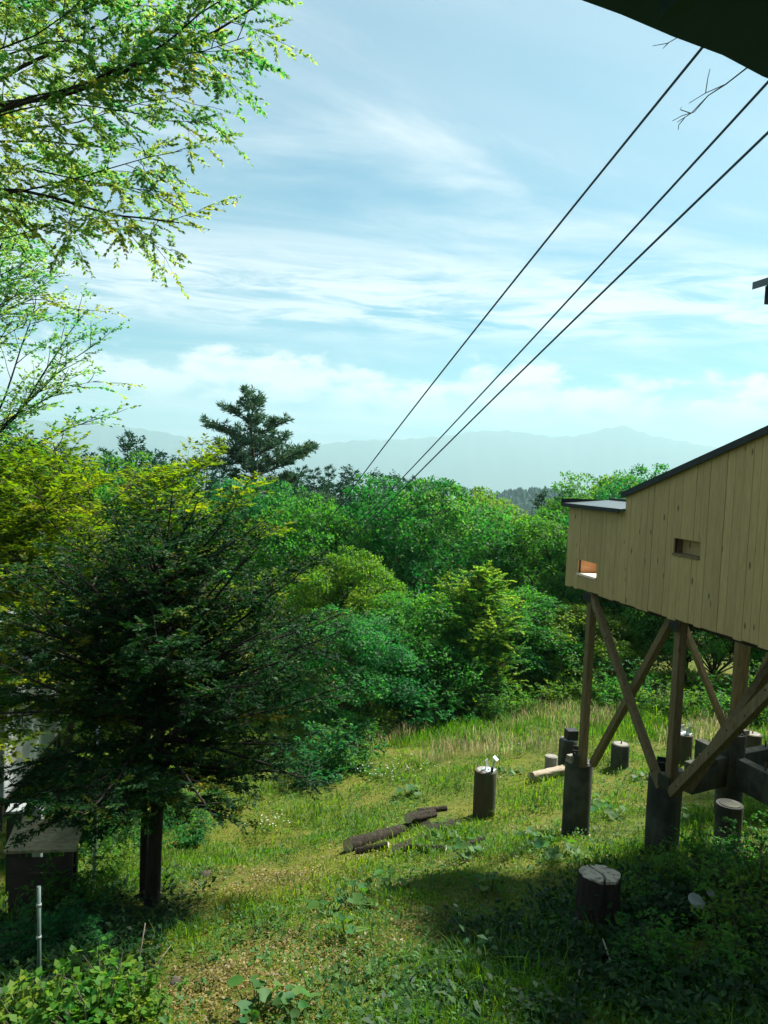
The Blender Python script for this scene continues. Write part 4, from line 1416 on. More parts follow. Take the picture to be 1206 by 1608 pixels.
# ---- dark evergreen in the left foreground
def build_yew():
    pl = Plant(11); rng = pl.rng
    base = on_ground(237, 1425)
    g = gzf(base[0], base[1])
    root = empty('evergreen_tree', (base[0], base[1], g))
    tag(root, 'broad dark evergreen tree with layered needle sprays in the left foreground', 'tree')
    H = -1.15 - g
    stems = [pl.grow((0, 0, -0.2), (0.02, 0.02, 1), H + 0.1, 10, 0.02, (0, 0, 0.03)),
             pl.grow((-0.16, 0.25, -0.2), (-0.06, 0.05, 1), H * 0.86, 10, 0.02, (-0.004, 0.0, 0.02))]
    pl.wood(stems[0], np.linspace(0.10, 0.022, 11), 0, 12)
    pl.wood(stems[1], np.linspace(0.055, 0.018, 11), 0, 10)
    limbs = []
    for si, tp in enumerate(stems):
        n = 82 if si == 0 else 38
        Hs = tp[-1][2]
        for i in range(n):
            t = (i + rng.uniform(0, 1)) / n
            h = 1.3 + t * (Hs - 1.35)
            k = np.clip((h + 0.2) / (Hs + 0.2) * 10, 0, 9.99)
            p = tp[int(k)] + (tp[int(k) + 1] - tp[int(k)]) * (k - int(k))
            az = i * 2.39996 + rng.uniform(-0.4, 0.4) + si
            ri = 2.32 if t < 0.55 else 2.32 - (t - 0.55) * 2.9
            ri *= min(1.0, 0.50 + t / 0.30 * 0.5)
            el = 0.02 + 0.85 * t ** 1.1 + rng.normal(0, 0.1)
            L = ri * rng.uniform(0.78, 1.12) * (1.0 + 0.05 * math.cos(az))
            if si == 1:
                L *= 0.85
            if t < 0.3:
                el -= 0.12 - 0.14 * math.cos(az)
            d = np.array([math.cos(az) * math.cos(el), math.sin(az) * math.cos(el), math.sin(el)])
            pts = pl.grow(p, d, L, 7, 0.06, (0, 0, 0.02 if t > 0.3 else -0.015))
            pl.wood(pts, 0.034 * (1 - 0.5 * t), 0.006, 5)
            limbs.append((pts, min(1.0, 0.45 + 0.5 * L / 2.5)))
    pl.foliate(limbs, sub_per_m=7.5, sub_len=0.66, sub_ang=0.95, flat=0.6, tw_per_m=19, tw_len=0.19, per=27, ll=0.054, lw=0.019, u0=0.10, droop=0.12,
               wander=0.08, sub_r=0.006, upn=1.0, jit=0.7, spread=0.9, vmid=0.42, vclump=0.20, taper=0.55, vj=0.2, up_bias=0.06)
    pl.build(root, M['bark_dark'], M['lf_yew'])


build_yew()


# ---- overhanging boughs, upper left (trunk stands outside the frame)
def bough_tree(seed, name, label, trunk_xy, trunk_top, paths, kw, leaf, tr=0.3, wood='bark_dark', depth0=7.0):
    pl = Plant(seed); rng = pl.rng
    g = gzf(*trunk_xy)
    root = empty(name, (trunk_xy[0], trunk_xy[1], g))
    tag(root, label, 'tree')
    o = np.array(root.location)
    tp = np.array([[0, 0, -0.3], [0.05, 0, (trunk_top - g) * 0.35], [-0.05, 0.08, (trunk_top - g) * 0.7], [0.05, 0, trunk_top - g]])
    tt = np.linspace(0, 1, 9)
    tp = np.stack([np.interp(tt, np.linspace(0, 1, 4), tp[:, k]) for k in range(3)], 1)
    pl.wood(tp, np.linspace(tr, tr * 0.3, 9), 0, 12)
    limbs = []
    for (pth, d0, d1, r0, w) in paths:
        n = len(pth)
        pts = np.array([P(px, py, d0 + (d1 - d0) * i / max(1, n - 1)) for i, (px, py) in enumerate(pth)]) - o
        # link to the trunk
        zt = np.clip(pts[0][2] - 0.35 * np.linalg.norm(pts[0][:2] - tp[0][:2]), 0.5, trunk_top - g)
        st = np.array([np.interp(zt, tp[:, 2], tp[:, k]) for k in range(3)])
        pts = np.vstack([st, st * 0.4 + pts[0] * 0.6 + [0, 0, -0.05], pts])
        # smooth resample
        seg = np.concatenate([[0], np.cumsum(np.linalg.norm(np.diff(pts, axis=0), axis=1))])
        x = np.linspace(0, seg[-1], 16)
        q = np.stack([np.interp(x, seg, pts[:, k]) for k in range(3)], 1)
        q[1:-1] = (q[:-2] + 2 * q[1:-1] + q[2:]) / 4
        q += rng.normal(0, 0.012, q.shape)
        pl.wood(q, r0, r0 * 0.14, 7)
        u_in = np.linalg.norm(pts[2] - pts[0]) / seg[-1]
        limbs.append((q[int(16 * u_in * 0.85):], w))
    pl.foliate(limbs, **kw)
    pl.build(root, M[wood], M[leaf])
    return root


bough_tree(21, 'overhanging_tree', 'light green tree whose leafy boughs hang into the upper left corner', (-7.2, 7.0), 4.2, [
    ([(-40, 168), (55, 160), (120, 148), (195, 112), (240, 92), (300, 72), (345, 42), (380, 24), (402, 12)], 7.2, 6.8, 0.055, 1.0),
    ([(195, 112), (235, 92), (270, 60), (320, 8), (380, -20)], 6.9, 6.3, 0.035, 0.9),
    ([(-40, 140), (30, 108), (80, 82), (140, 50), (180, 28), (215, -20)], 7.6, 7.4, 0.05, 0.9),
    ([(-40, 45), (30, 15), (90, -30)], 7.4, 7.2, 0.045, 0.9),
    ([(-40, 220), (60, 222), (130, 226), (180, 250), (215, 225)], 7.8, 7.8, 0.030, 0.9),
    ([(-40, 300), (60, 292), (110, 322), (160, 332), (215, 352), (250, 338), (285, 352)], 8.0, 7.7, 0.040, 0.85),
    ([(60, 292), (120, 285), (170, 262), (230, 250), (285, 238)], 8.0, 7.6, 0.022, 0.85),
    ([(-40, 262), (40, 265), (110, 275), (190, 300), (255, 300)], 8.2, 8.0, 0.024, 0.8),
    ([(100, 150), (170, 172), (230, 182), (290, 195), (330, 190)], 7.0, 6.7, 0.018, 0.55),
    ([(140, 50), (200, 62), (260, 40), (310, 60), (345, 120)], 7.2, 6.8, 0.018, 0.8),
    ([(-40, 190), (60, 200), (150, 190), (220, 165), (280, 150)], 7.6, 7.3, 0.02, 0.85),
    ([(240, 92), (290, 85), (330, 68), (362, 64), (385, 62)], 6.8, 6.5, 0.022, 0.75),
    ([(-40, 90), (40, 70), (110, 30), (150, -20)], 6.6, 6.4, 0.025, 0.85),
    ([(-40, 330), (30, 345), (90, 372), (130, 385)], 8.4, 8.2, 0.018, 0.6),
    ([(160, 332), (205, 360), (240, 385), (268, 395)], 7.9, 7.7, 0.012, 0.5),
    ([(-30, 20), (60, -10), (180, 5), (260, 20), (300, -10)], 7.0, 6.6, 0.02, 0.9),
], dict(sub_per_m=6.5, sub_len=0.75, sub_ang=0.85, flat=0.5, tw_per_m=17, tw_len=0.26, per=30, ll=0.050, lw=0.023, u0=0.05, droop=0.17, wander=0.12,
        sub_r=0.0045, wr=0.0015, upn=0.7, jit=0.7, spread=0.8, vmid=0.45, vclump=0.2, taper=0.35, vj=0.22, up_bias=0.0), 'lf_zelk')

bough_tree(22, 'spreading_tree', 'airy light green tree with fanned thin branches at the left edge below the overhanging boughs', (-10.4, 15.5), 2.5, [
    ([(-60, 740), (-10, 690), (30, 650), (60, 600), (95, 545), (125, 500)], 15.6, 14.6, 0.05, 1.0),
    ([(-10, 680), (40, 640), (80, 590), (120, 560), (150, 540)], 15.2, 14.4, 0.03, 1.0),
    ([(-60, 745), (0, 722), (60, 695), (110, 672), (165, 655)], 15.2, 14.4, 0.04, 0.75),
    ([(-60, 720), (-10, 660), (15, 610), (28, 560), (50, 500), (60, 450)], 15.8, 15.2, 0.04, 1.0),
    ([(30, 650), (75, 625), (115, 600), (155, 600)], 15.0, 14.3, 0.02, 0.9),
    ([(-60, 600), (-20, 520), (10, 470), (35, 420)], 15.8, 15.2, 0.04, 1.1),
    ([(-60, 500), (-20, 420), (10, 370), (35, 345)], 16.0, 15.5, 0.04, 1.2),
    ([(-60, 450), (-20, 400), (20, 385), (50, 400)], 15.6, 15.0, 0.03, 1.1),
    ([(-60, 560), (-10, 500), (40, 470), (80, 470), (110, 490)], 15.4, 14.8, 0.03, 1.0),
    ([(-60, 520), (-10, 440), (30, 440), (55, 430)], 15.2, 14.8, 0.025, 1.0),
    ([(-60, 400), (-20, 375), (5, 360), (25, 350)], 14.6, 14.2, 0.02, 1.0),
    ([(-60, 430), (-20, 410), (8, 395), (38, 385)], 14.6, 14.2, 0.02, 1.0),
    ([(-60, 470), (-20, 450), (8, 425), (42, 415)], 14.6, 14.2, 0.02, 1.0),
    ([(-60, 520), (-20, 490), (10, 470), (50, 455)], 14.6, 14.2, 0.02, 1.0),
    ([(-60, 560), (-20, 540), (20, 520), (60, 505)], 14.6, 14.2, 0.02, 1.0),
], dict(sub_per_m=3.8, sub_len=1.1, sub_ang=0.6, flat=0.65, tw_per_m=9, tw_len=0.36, per=13, ll=0.085, lw=0.042, u0=0.05, droop=0.12, wander=0.08,
        sub_r=0.009, wr=0.0, upn=1.0, jit=0.6, spread=0.8, vmid=0.5, vclump=0.2, taper=0.35, vj=0.2, up_bias=0.12), 'lf_zelk', tr=0.25)


# ---- pine
def build_pine(seed, H, rad, hb, nl, name='pine_tree', tuft=0.30, per=9, leaf='lf_pine', dens=1.0, full=False):
    pl = Plant(seed); rng = pl.rng
    root = empty(name)
    tp = pl.grow((0, 0, -0.3), (0.02, 0, 1), H + 0.2, 12, 0.03, (0, 0, 0.03))
    pl.wood(tp, np.linspace(0.24, 0.03, 13), 0, 9)
    for i in range(nl):
        t = (i + rng.uniform(0, 1)) / nl
        h = hb + (H - hb) * t
        k = np.clip((h + 0.3) / (H + 0.2) * 12, 0, 11.99)
        p = tp[int(k)] + (tp[int(k) + 1] - tp[int(k)]) * (k - int(k))
        az = i * 2.39996 + rng.uniform(-0.5, 0.5)
        L = rad * (min(1.0, (1 - t) * 1.9 + 0.10) if full else (1.02 - 0.80 * t ** 0.9)) * rng.choice([0.55, 0.8, 1.0, 1.2])
        el = -0.05 + 0.5 * t + rng.normal(0, 0.12)
        d = np.array([math.cos(az) * math.cos(el), math.sin(az) * math.cos(el), math.sin(el)])
        pts = pl.grow(p, d, L, 7, 0.10, (0, 0, 0.035))
        pl.wood(pts, 0.07 * (1 - 0.6 * t), 0.015, 5)
        ns = max(4, int(L * 6 * dens))
        for j in range(ns):
            u = 0.22 + 0.78 * (j + rng.uniform(0, 1)) / ns
            x = u * 7; a = min(int(x), 6)
            q = pts[a] + (pts[a + 1] - pts[a]) * (x - a)
            dd = nrmz(pts[a + 1] - pts[a])
            side = nrmz(np.cross(dd, UP)) * (1 if j % 2 else -1)
            sdir = nrmz(dd * 0.6 + side * 0.8 + UP * 0.25 + rng.normal(0, 0.15, 3))
            sl = L * 0.34 * (1.15 - u * 0.7) * rng.uniform(0.6, 1.2) + 0.12
            sp = pl.grow(q, sdir, sl, 3, 0.08, (0, 0, 0.06))
            pl.wood(sp, 0.018, 0.008, 3)
            nt = max(2, int(sl * 7 * dens) + 1)
            cv = np.clip(0.45 + rng.normal(0, 0.15), 0, 1)
            for m in range(nt):
                c = sp[0] + (sp[-1] - sp[0]) * (m + 1) / nt + rng.normal(0, 0.05, 3)
                dirs = nrmz(rng.normal(0, 1, (per, 3)) * [1, 1, 0.55] + sdir * 0.6 + UP * 0.35)
                pl.leaves(np.repeat(c[None], per, 0) + dirs * 0.02, dirs, nrmz(rng.normal(0, 1, (per, 3)) + UP * 0.5), tuft * rng.uniform(0.7, 1.15, per), tuft * 0.20 * rng.uniform(0.7, 1.2, per),
                          np.clip(cv + rng.normal(0, 0.2, per), 0, 1))
    pl.build(root, M['bark'], M[leaf])
    return root


pine = build_pine(31, 14.2, 3.7, 3.6, 52, tuft=0.34, per=10, dens=0.9, full=True)
place(pine, 408, 42, 'tall irregular blue green pine rising above the treetops left of centre', rz=0.4)
gp = pine.location
pine.scale = (1, 1, (4.05 - gp[2]) / 14.2)


# ---- conifers of the ridge wood
def conifer(seed, H, rad, nl, leaf='lf_conifer', name='conifer_tree'):
    pl = Plant(seed); rng = pl.rng
    root = empty(name)
    pl.wood([(0, 0, -0.5), (0, 0, H * 0.5), (0, 0, H)], np.array([0.18, 0.12, 0.02]), 0, 6)
    for i in range(nl):
        t = ((i + rng.uniform(0, 1)) / nl) ** 0.85
        h = H * (0.12 + 0.88 * t)
        az = i * 2.39996
        L = rad * (1 - t) ** 0.75 * rng.uniform(0.7, 1.15) + 0.2
        el = 0.05 + 0.5 * t
        d = np.array([math.cos(az) * math.cos(el), math.sin(az) * math.cos(el), math.sin(el)])
        n = max(4, int(L * 8))
        u = rng.uniform(0.25, 1.0, n)
        b = np.array([0, 0, h]) + d * (u * L)[:, None] + rng.normal(0, 0.1, (n, 3))
        side = np.cross(d, UP)
        td = nrmz(d * rng.uniform(0.3, 1, (n, 1)) + side * rng.normal(0, 0.7, (n, 1)) + rng.normal(0, 0.25, (n, 3)))
        pl.leafy_twigs(b, td, 0.5 * np.ones(n), 5, 0.34, 0.13, 0.6, 0.8, 0.6, 0.1, np.clip(0.4 + rng.normal(0, 0.15), 0, 1), 0.2)
    pl.build(root, M['bark'], M[leaf])
    return root


KIND = [conifer(41, 13.0, 2.6, 110), conifer(42, 11.5, 2.9, 100), build_pine(43, 12.5, 3.0, 4.0, 30, 'conifer_tree', 0.42, 7, 'lf_conifer', 0.8)]
used = [False] * 3
rr_ = random.Random(8)
ridge = []
# skyline of the wood (photo px of the tops): px, py, depth
sky = [(10, 668, 60), (40, 690, 66), (70, 705, 62), (96, 702, 70), (165, 708, 70), (195, 682, 62), (215, 694, 64), (232, 712, 68), (252, 714, 74), (275, 722, 78), (300, 730, 76), (325, 722, 84),
       (345, 735, 80), (368, 738, 90), (455, 742, 84), (480, 735, 88), (500, 738, 82), (522, 734, 88), (545, 736, 90), (562, 742, 94), (590, 744, 104), (604, 750, 100), (618, 748, 108), (632, 754, 104), (648, 751, 112), (664, 756, 108),
       (680, 758, 116), (694, 762, 112), (708, 760, 120), (722, 768, 116), (736, 772, 124), (750, 778, 120), (764, 784, 126), (778, 792, 124), (792, 800, 128), (806, 806, 130),
       (140, 715, 58), (120, 722, 54), (180, 725, 56), (245, 735, 60), (290, 748, 62), (210, 735, 55), (330, 752, 66), (470, 755, 72), (510, 756, 70), (540, 760, 74), (440, 765, 66), (570, 765, 86)]
for i, (px, py, d) in enumerate(sky):
    k = rr_.choice([0, 1, 2, 2])
    if px in (195,):
        k = 2
    top = P(px, py, d)
    g = gzf(top[0], top[1])
    Hk = (13.0, 11.5, 12.7)[k]
    s = (top[2] - g) / Hk
    lab = 'dark conifer on the hazy wooded ridge left of the tall pine' if px < 400 else 'dark conifer on the hazy wooded ridge sloping down right of the tall pine'
    if px == 195:
        lab = 'tallest rounded conifer of the ridge wood left of the tall pine'
    loc = (top[0], top[1], g)
    w = min(1.35, max(0.8, s)) * rr_.uniform(0.85, 1.1)
    if not used[k]:
        o = KIND[k]; used[k] = True
        o.location = tuple(float(t) for t in loc); o.scale = (w, w, s); o.rotation_euler = (0, 0, rr_.uniform(0, 6))
    else:
        o = copy_plant(KIND[k], loc, rr_.uniform(0, 6), w, s / w)
    tag(o, lab, 'tree', 'conifers of the ridge wood')


# ---- woods far down the valley side: uncountable, one mass
def build_far_forest():
    rng = np.random.default_rng(77)
    N = 5000
    # spread over the near valley flank and the wooded hill
    n1 = 2800
    ang = rng.uniform(-0.15, 0.55, n1); r = np.exp(rng.uniform(math.log(150), math.log(900), n1))
    x1, y1 = r * np.sin(ang), r * np.cos(ang)
    x2 = 250 + rng.normal(0, 170, N - n1); y2 = 1150 + rng.normal(0, 190, N - n1)
    x = np.concatenate([x1, x2]); y = np.concatenate([y1, y2])
    z = gz(x, y)
    h = rng.uniform(8, 14, N); w = h * rng.uniform(0.24, 0.36, N)
    k = 6
    a = np.linspace(0, 2 * np.pi, k, endpoint=False)
    lev = [(0.12, 1.0), (0.45, 0.8), (0.8, 0.4)]
    V = []
    for (lz, lr) in lev:
        jit = rng.uniform(0.7, 1.25, (N, k))
        V.append(np.stack([x[:, None] + np.cos(a)[None] * (w * lr)[:, None] * jit, y[:, None] + np.sin(a)[None] * (w * lr)[:, None] * jit,
                           np.repeat((z + h * lz)[:, None], k, 1) + rng.normal(0, 0.4, (N, k))], -1))
    tip = np.stack([x, y, z + h], -1)[:, None, :]
    V = np.concatenate(V + [tip], 1)
    nv = 3 * k + 1
    f = []
    for L_ in range(2):
        for j in range(k):
            j2 = (j + 1) % k
            f.append([L_ * k + j, L_ * k + j2, (L_ + 1) * k + j2]); f.append([L_ * k + j, (L_ + 1) * k + j2, (L_ + 1) * k + j])
    for j in range(k):
        f.append([2 * k + j, 2 * k + (j + 1) % k, 3 * k])
    f = np.array(f)
    F = (f[None] + (np.arange(N) * nv)[:, None, None]).reshape(-1, 3)
    var = np.repeat(rng.uniform(0, 1, N), len(f))
    o = link('far_forest', np_mesh('far_forest', V.reshape(-1, 3), F, var=var, smooth=True), M['lf_conifer'])
    tag(o, 'hazy dark wood covering the hill and valley side beyond the treetops', 'forest', kind='stuff')


build_far_forest()

# ---- broadleaf trees round the meadow
BK = dict(sub_per_m=4.6, sub_len=1.2, sub_ang=0.9, flat=0.45, tw_per_m=8, tw_len=0.44, per=20, ll=0.155, lw=0.100, u0=0.25, droop=0.16, sub_r=0.012, upn=1.0, jit=0.55, vclump=0.28)
def puffy(seed, H, R, hb, nlobe, npuff, per, leaf, ll, lw, tr=0.16, wood='bark', name='broadleaf_tree', puff=0.42, squash=0.8, peak=1.0):
    """round billowing crown: lobes on a dome, each lobe built of small leaf puffs"""
    pl = Plant(seed); rng = pl.rng
    root = empty(name)
    tp = pl.grow((0, 0, -0.3), (0, 0, 1), H * 0.72, 8, 0.04, (0, 0, 0.03))
    pl.wood(tp, np.linspace(tr, tr * 0.35, 9), 0, 9)
    cz = hb + (H - hb) * 0.45
    for i in range(nlobe):
        u = (i + 0.5) / nlobe
        zz = 1 - 1.55 * u                                   # from the top of the dome down past its equator
        az = i * 2.39996 + rng.uniform(-0.35, 0.35)
        rr = math.sqrt(max(0.0, 1 - zz * zz))
        lr = R * rng.uniform(0.25, 0.37) * (0.95 if zz > 0.5 else 1.0)
        k = rng.uniform(0.72, 0.92)
        up = (H - cz - lr * squash * 0.6) if zz > 0 else (cz - hb)
        c = np.array([math.cos(az) * rr * R * k, math.sin(az) * rr * R * k, cz + zz * up * peak])
        c[:2] += tp[-1][:2] * 0.5
        # limb from the trunk into the lobe
        k0 = int(np.clip((c[2] - 0.9 * rr * R) / (H * 0.72) * 8, 2, 8))
        st = tp[k0]
        mid = st * 0.45 + c * 0.55 + np.array([0, 0, 0.12 * R * rr])
        lp_ = np.array([st, st * 0.7 + mid * 0.3, mid, c * 0.8 + mid * 0.2, c])
        pl.wood(lp_, tr * 0.34, 0.02, 5)
        lv = 0.45 + rng.normal(0, 0.16)
        # puffs over the lobe
        j = np.arange(npuff)
        z2 = 1 - 1.7 * (j + 0.5) / npuff
        a2 = j * 2.39996 + rng.uniform(0, 6)
        r2 = np.sqrt(np.maximum(0, 1 - z2 ** 2))
        dirs = np.stack([np.cos(a2) * r2, np.sin(a2) * r2, z2], 1) + rng.normal(0, 0.12, (npuff, 3))
        pc = c + dirs * np.array([lr, lr, lr * squash]) * rng.uniform(0.72, 1.1, (npuff, 1))
        pr = puff * rng.uniform(0.6, 1.25, npuff)
        for q in range(npuff):
            if q % 3 == 0:
                pl.wood(np.array([c, (c + pc[q]) / 2 + [0, 0, 0.05], pc[q]]), 0.016, 0.006, 3)
            dd = nrmz(rng.normal(0, 1, (per, 3)) + np.array([0, 0, 0.55]) + nrmz(dirs[q]) * 0.5)
            pos = pc[q] + dd * (pr[q] * rng.uniform(0.45, 1.05, (per, 1))) * np.array([1.15, 1.15, 0.75])
            ld = nrmz(dd * 0.6 + rng.normal(0, 0.6, (per, 3)) - UP * 0.25)
            nn = nrmz(dd + UP * 0.5 + rng.normal(0, 0.45, (per, 3)))
            s_ = rng.uniform(0.65, 1.25, per)
            pl.leaves(pos, ld, nn, ll * s_, lw * s_, np.clip(lv + rng.normal(0, 0.10) + rng.normal(0, 0.16, per), 0, 1))
    pl.build(root, M[wood], M[leaf], leafargs=dict(wide=0.5))
    return root


T_round = puffy(51, 9.0, 4.2, 1.2, 26, 30, 62, 'lf_deep', 0.150, 0.100)
place(T_round, 652, 33, 'large round deep green tree at the centre of the wood edge', rz=0.5, s=1.0, top=762, H=9.0)
T_soft = broadleaf(52, 6.9, 0.4, 2.5, egg_, 84, 'lf_soft', e0=0.55, e1=1.3, tr=0.10, limb_trop=(0, 0, 0.07), **{**BK, 'per': 22, 'll': 0.105, 'lw': 0.058, 'sub_len': 0.9, 'tw_len': 0.32, 'flat': 0.25, 'jit': 0.75, 'upn': 0.8})
place(T_soft, 742, 25, 'feathery yellow green tree in front of the large round tree', rz=1.0, s=1.1, top=862, H=7.3)
T_mid = puffy(53, 8.4, 3.4, 0.8, 24, 28, 56, 'lf_mid', 0.145, 0.095, peak=1.08)
place(T_mid, 855, 31, 'mid green tree just left of the hut, behind the feathery tree', rz=2.0, s=0.86, top=822, H=8.4)
T_mound = puffy(54, 5.6, 2.7, 0.2, 18, 26, 56, 'lf_mid', 0.125, 0.078, tr=0.09, puff=0.36)
place(T_mound, 655, 25, 'low bushy green tree at the left foot of the feathery tree', rz=0.3, s=0.9, top=935, H=5.6)

LAY = dict(sub_per_m=4.6, sub_len=1.05, sub_ang=0.85, flat=0.85, tw_per_m=11, tw_len=0.32, per=13, ll=0.11, lw=0.065, u0=0.25, droop=0.06, sub_r=0.010, upn=1.6, jit=0.4, vclump=0.16)
T_maple = broadleaf(55, 7.6, 2.8, 3.4, rnd_, 52, 'lf_yellow', e0=0.05, e1=0.9, tr=0.12, limb_trop=(0, 0, -0.01), name='maple_tree', **LAY)
place(T_maple, 95, 15.5, 'bright yellow green maple with layered sprays behind the dark evergreen', rz=0.2, sz=0.93)
place(T_maple, 225, 19, 'yellow green maple peeking over the top of the dark evergreen', rz=2.4, s=0.62, first=False)
place(T_maple, -60, 13, 'yellow green maple cut by the left edge of the picture', rz=4.0, s=0.9, first=False)

C = dict(first=False)
place(T_mid, 535, 27, 'bright green tree between the dark evergreen and the large round tree', rz=0.7, s=0.62, top=878, H=8.4, leaf='lf_light', **C)
place(T_mound, 530, 22, 'low bluish green bushy tree behind the right flank of the evergreen', rz=2.1, s=0.8, top=965, H=5.6, leaf='lf_deep', **C)
place(T_mid, 750, 41, 'yellowish crowned tree showing over the right shoulder of the round tree', rz=2.2, s=0.95, top=785, H=8.4, leaf='lf_light', **C)
place(T_round, 945, 38, 'tall green tree rising behind the low roof of the hut', rz=0.2, s=0.85, top=756, H=9.0, leaf='lf_mid', **C)
place(T_mid, 1010, 41, 'broad green tree behind the step in the hut roof', rz=4.1, s=1.0, top=752, H=8.4, **C)
place(T_round, 870, 38, 'green tree behind the one just left of the hut', rz=3.1, s=0.7, top=808, H=9.0, leaf='lf_mid', **C)
place(T_mid, 985, 30, 'dark green tree seen between the hut stilts', rz=3.3, s=0.85, leaf='lf_deep', **C)
place(T_mound, 890, 27, 'light green bushy tree left of the far hut stilt', rz=5.0, s=0.85, top=950, H=5.6, leaf='lf_light', **C)
place(T_mound, 800, 27, 'bushy green tree filling the gap right of the feathery tree', rz=0.9, s=0.9, top=930, H=5.6, **C)
place(T_mound, 1075, 29, 'bushy tree seen under the hut floor, right of the dark one', rz=1.2, s=1.0, **C)
place(T_mound, 1120, 26, 'bushy tree at the grass edge under the hut, left of the light green one', rz=4.4, s=0.9, **C)
place(T_mound, 1235, 27, 'bushy tree cut by the right edge under the hut', rz=0.4, s=1.0, leaf='lf_light', **C)
place(T_mound, 1180, 31, 'light green bushy tree under the right end of the hut', rz=3.7, s=1.05, leaf='lf_light', **C)
place(T_mid, 470, 31, 'green tree behind the upper right branches of the evergreen', rz=5.2, s=0.86, top=800, H=8.4, **C)
place(T_round, 400, 35, 'dark green tree under the tall pine', rz=1.3, s=0.80, top=765, H=9.0, **C)
place(T_mid, 200, 26, 'green tree behind the yellow green maples', rz=4.5, s=0.9, top=745, H=8.4, **C)
place(T_mid, 60, 24, 'green tree behind the left maple', rz=3.0, s=0.9, top=735, H=8.4, **C)
place(T_round, 1560, 14.2, 'unseen round tree added right of the hut to shade the ground under it', rz=2.0, s=0.85, **C)  # out of view, added to cast shade beneath the hut
T_airy = broadleaf(56, 11.0, 2.0, 2.6, egg_, 40, 'lf_pine', e0=0.5, e1=1.25, tr=0.12, wood='bark_grey', **{**BK, 'sub_per_m': 2.6, 'per': 9, 'll': 0.2, 'lw': 0.11})
place(T_airy, 838, 52, 'slim airy grey green tree above the gap left of the hut', rz=0.6, s=0.9, top=752, H=11.4)
place(T_airy, 885, 56, 'smaller slim grey green tree right beside the airy one', rz=2.6, s=0.75, top=765, H=11.4, **C)

# ---- tree beyond the right edge: bare twigs reach into view, its crown shades the foreground
def build_right_tree():
    pl = Plant(61); rng = pl.rng
    xy = (9.3, 8.4)
    g = gzf(*xy)
    root = empty('shade_tree', (xy[0], xy[1], g))
    tag(root, 'tree beyond the right edge whose bare twigs hang into the sky below the eave', 'tree')
    o = np.array(root.location)
    tp = pl.grow((0, 0, -0.3), (0, 0, 1), 12.5, 10, 0.03, (0, 0, 0.03))
    pl.wood(tp, np.linspace(0.25, 0.04, 11), 0, 10)
    limbs = []
    for i in range(46):
        t = (i + rng.uniform(0, 1)) / 46
        p = tp[4] + (tp[10] - tp[4]) * t
        az = i * 2.39996
        el = 0.15 + 0.9 * t
        L = 3.2 * rnd_(t) * rng.uniform(0.8, 1.1)
        d = np.array([math.cos(az) * math.cos(el), math.sin(az) * math.cos(el), math.sin(el)])
        if d[0] < -0.3:
            L *= 0.8
        pts = pl.grow(p, d, L, 6, 0.08, (0, 0, 0.03))
        pl.wood(pts, 0.05 * (1 - 0.6 * t), 0.01, 5)
        limbs.append((pts, 0.9))
    pl.foliate(limbs, **{**BK, 'll': 0.15, 'lw': 0.09})
    # the bare twigs
    for path in ([(1250, 60), (1172, 107), (1140, 132), (1112, 150), (1085, 178), (1063, 192)], [(1140, 132), (1108, 146), (1082, 162)], [(1112, 150), (1090, 176), (1070, 182), (1056, 190)],
                 [(1108, 146), (1111, 125), (1115, 108)], [(1085, 178), (1068, 172), (1070, 168)], [(1075, 185), (1066, 196), (1065, 204)],
                 [(1095, 30), (1062, 60), (1048, 68), (1025, 72)], [(1050, 67), (1045, 72), (1041, 76)]):
        pts = np.array([P(px, py, 8.6) for px, py in path]) - o
        pl.wood(pts, 0.011 if len(path) > 4 else 0.006, 0.0035, 5)
    far = P(1250, 60, 8.6) - o
    pl.wood(np.array([tp[7], (tp[7] + far) / 2 + [0, 0, 0.3], far]), 0.04, 0.011, 6)
    far2 = P(1095, 30, 8.6) - o
    pl.wood(np.array([far, (far + far2) / 2 + [0, 0, 0.1], far2]), 0.011, 0.006, 5)
    pl.build(root, M['bark'], M['lf_mid'])


build_right_tree()


# ---- shrubs
def shrub(seed, H, R, n, leaf, ll, lw, per=9, name='shrub', tw=0.22, upn=0.9, wide=0.42):
    pl = Plant(seed); rng = pl.rng
    root = empty(name)
    for i in range(n):
        az = i * 2.39996
        el = rng.uniform(0.5, 1.4)
        L = H * rng.uniform(0.6, 1.1)
        d = np.array([math.cos(az) * math.cos(el) * R / H * 1.3, math.sin(az) * math.cos(el) * R / H * 1.3, math.sin(el)])
        pts = pl.grow((rng.normal(0, 0.08 * R), rng.normal(0, 0.08 * R), -0.05), d, L, 5, 0.12, (0, 0, 0.03))
        pl.wood(pts, 0.010, 0.003, 4)
        k = max(5, int(L * 11))
        u = rng.uniform(0.2, 1.0, k)
        b = np.stack([np.interp(u, np.linspace(0, 1, 6), pts[:, q]) for q in range(3)], 1)
        td = nrmz(nrmz(d) * 0.5 + rng.normal(0, 0.7, (k, 3)) + UP * 0.15)
        pl.leafy_twigs(b, td, tw * rng.uniform(0.6, 1.3, k), per, ll, lw, 0.7, upn, 0.5, 0.15, np.clip(0.45 + rng.normal(0, 0.2), 0, 1), 0.2, 0.0018 if ll > 0.06 and H < 1.2 else 0)
    pl.build(root, M['twig'], M[leaf], 'foliage', 'stem', dict(wide=wide))
    return root


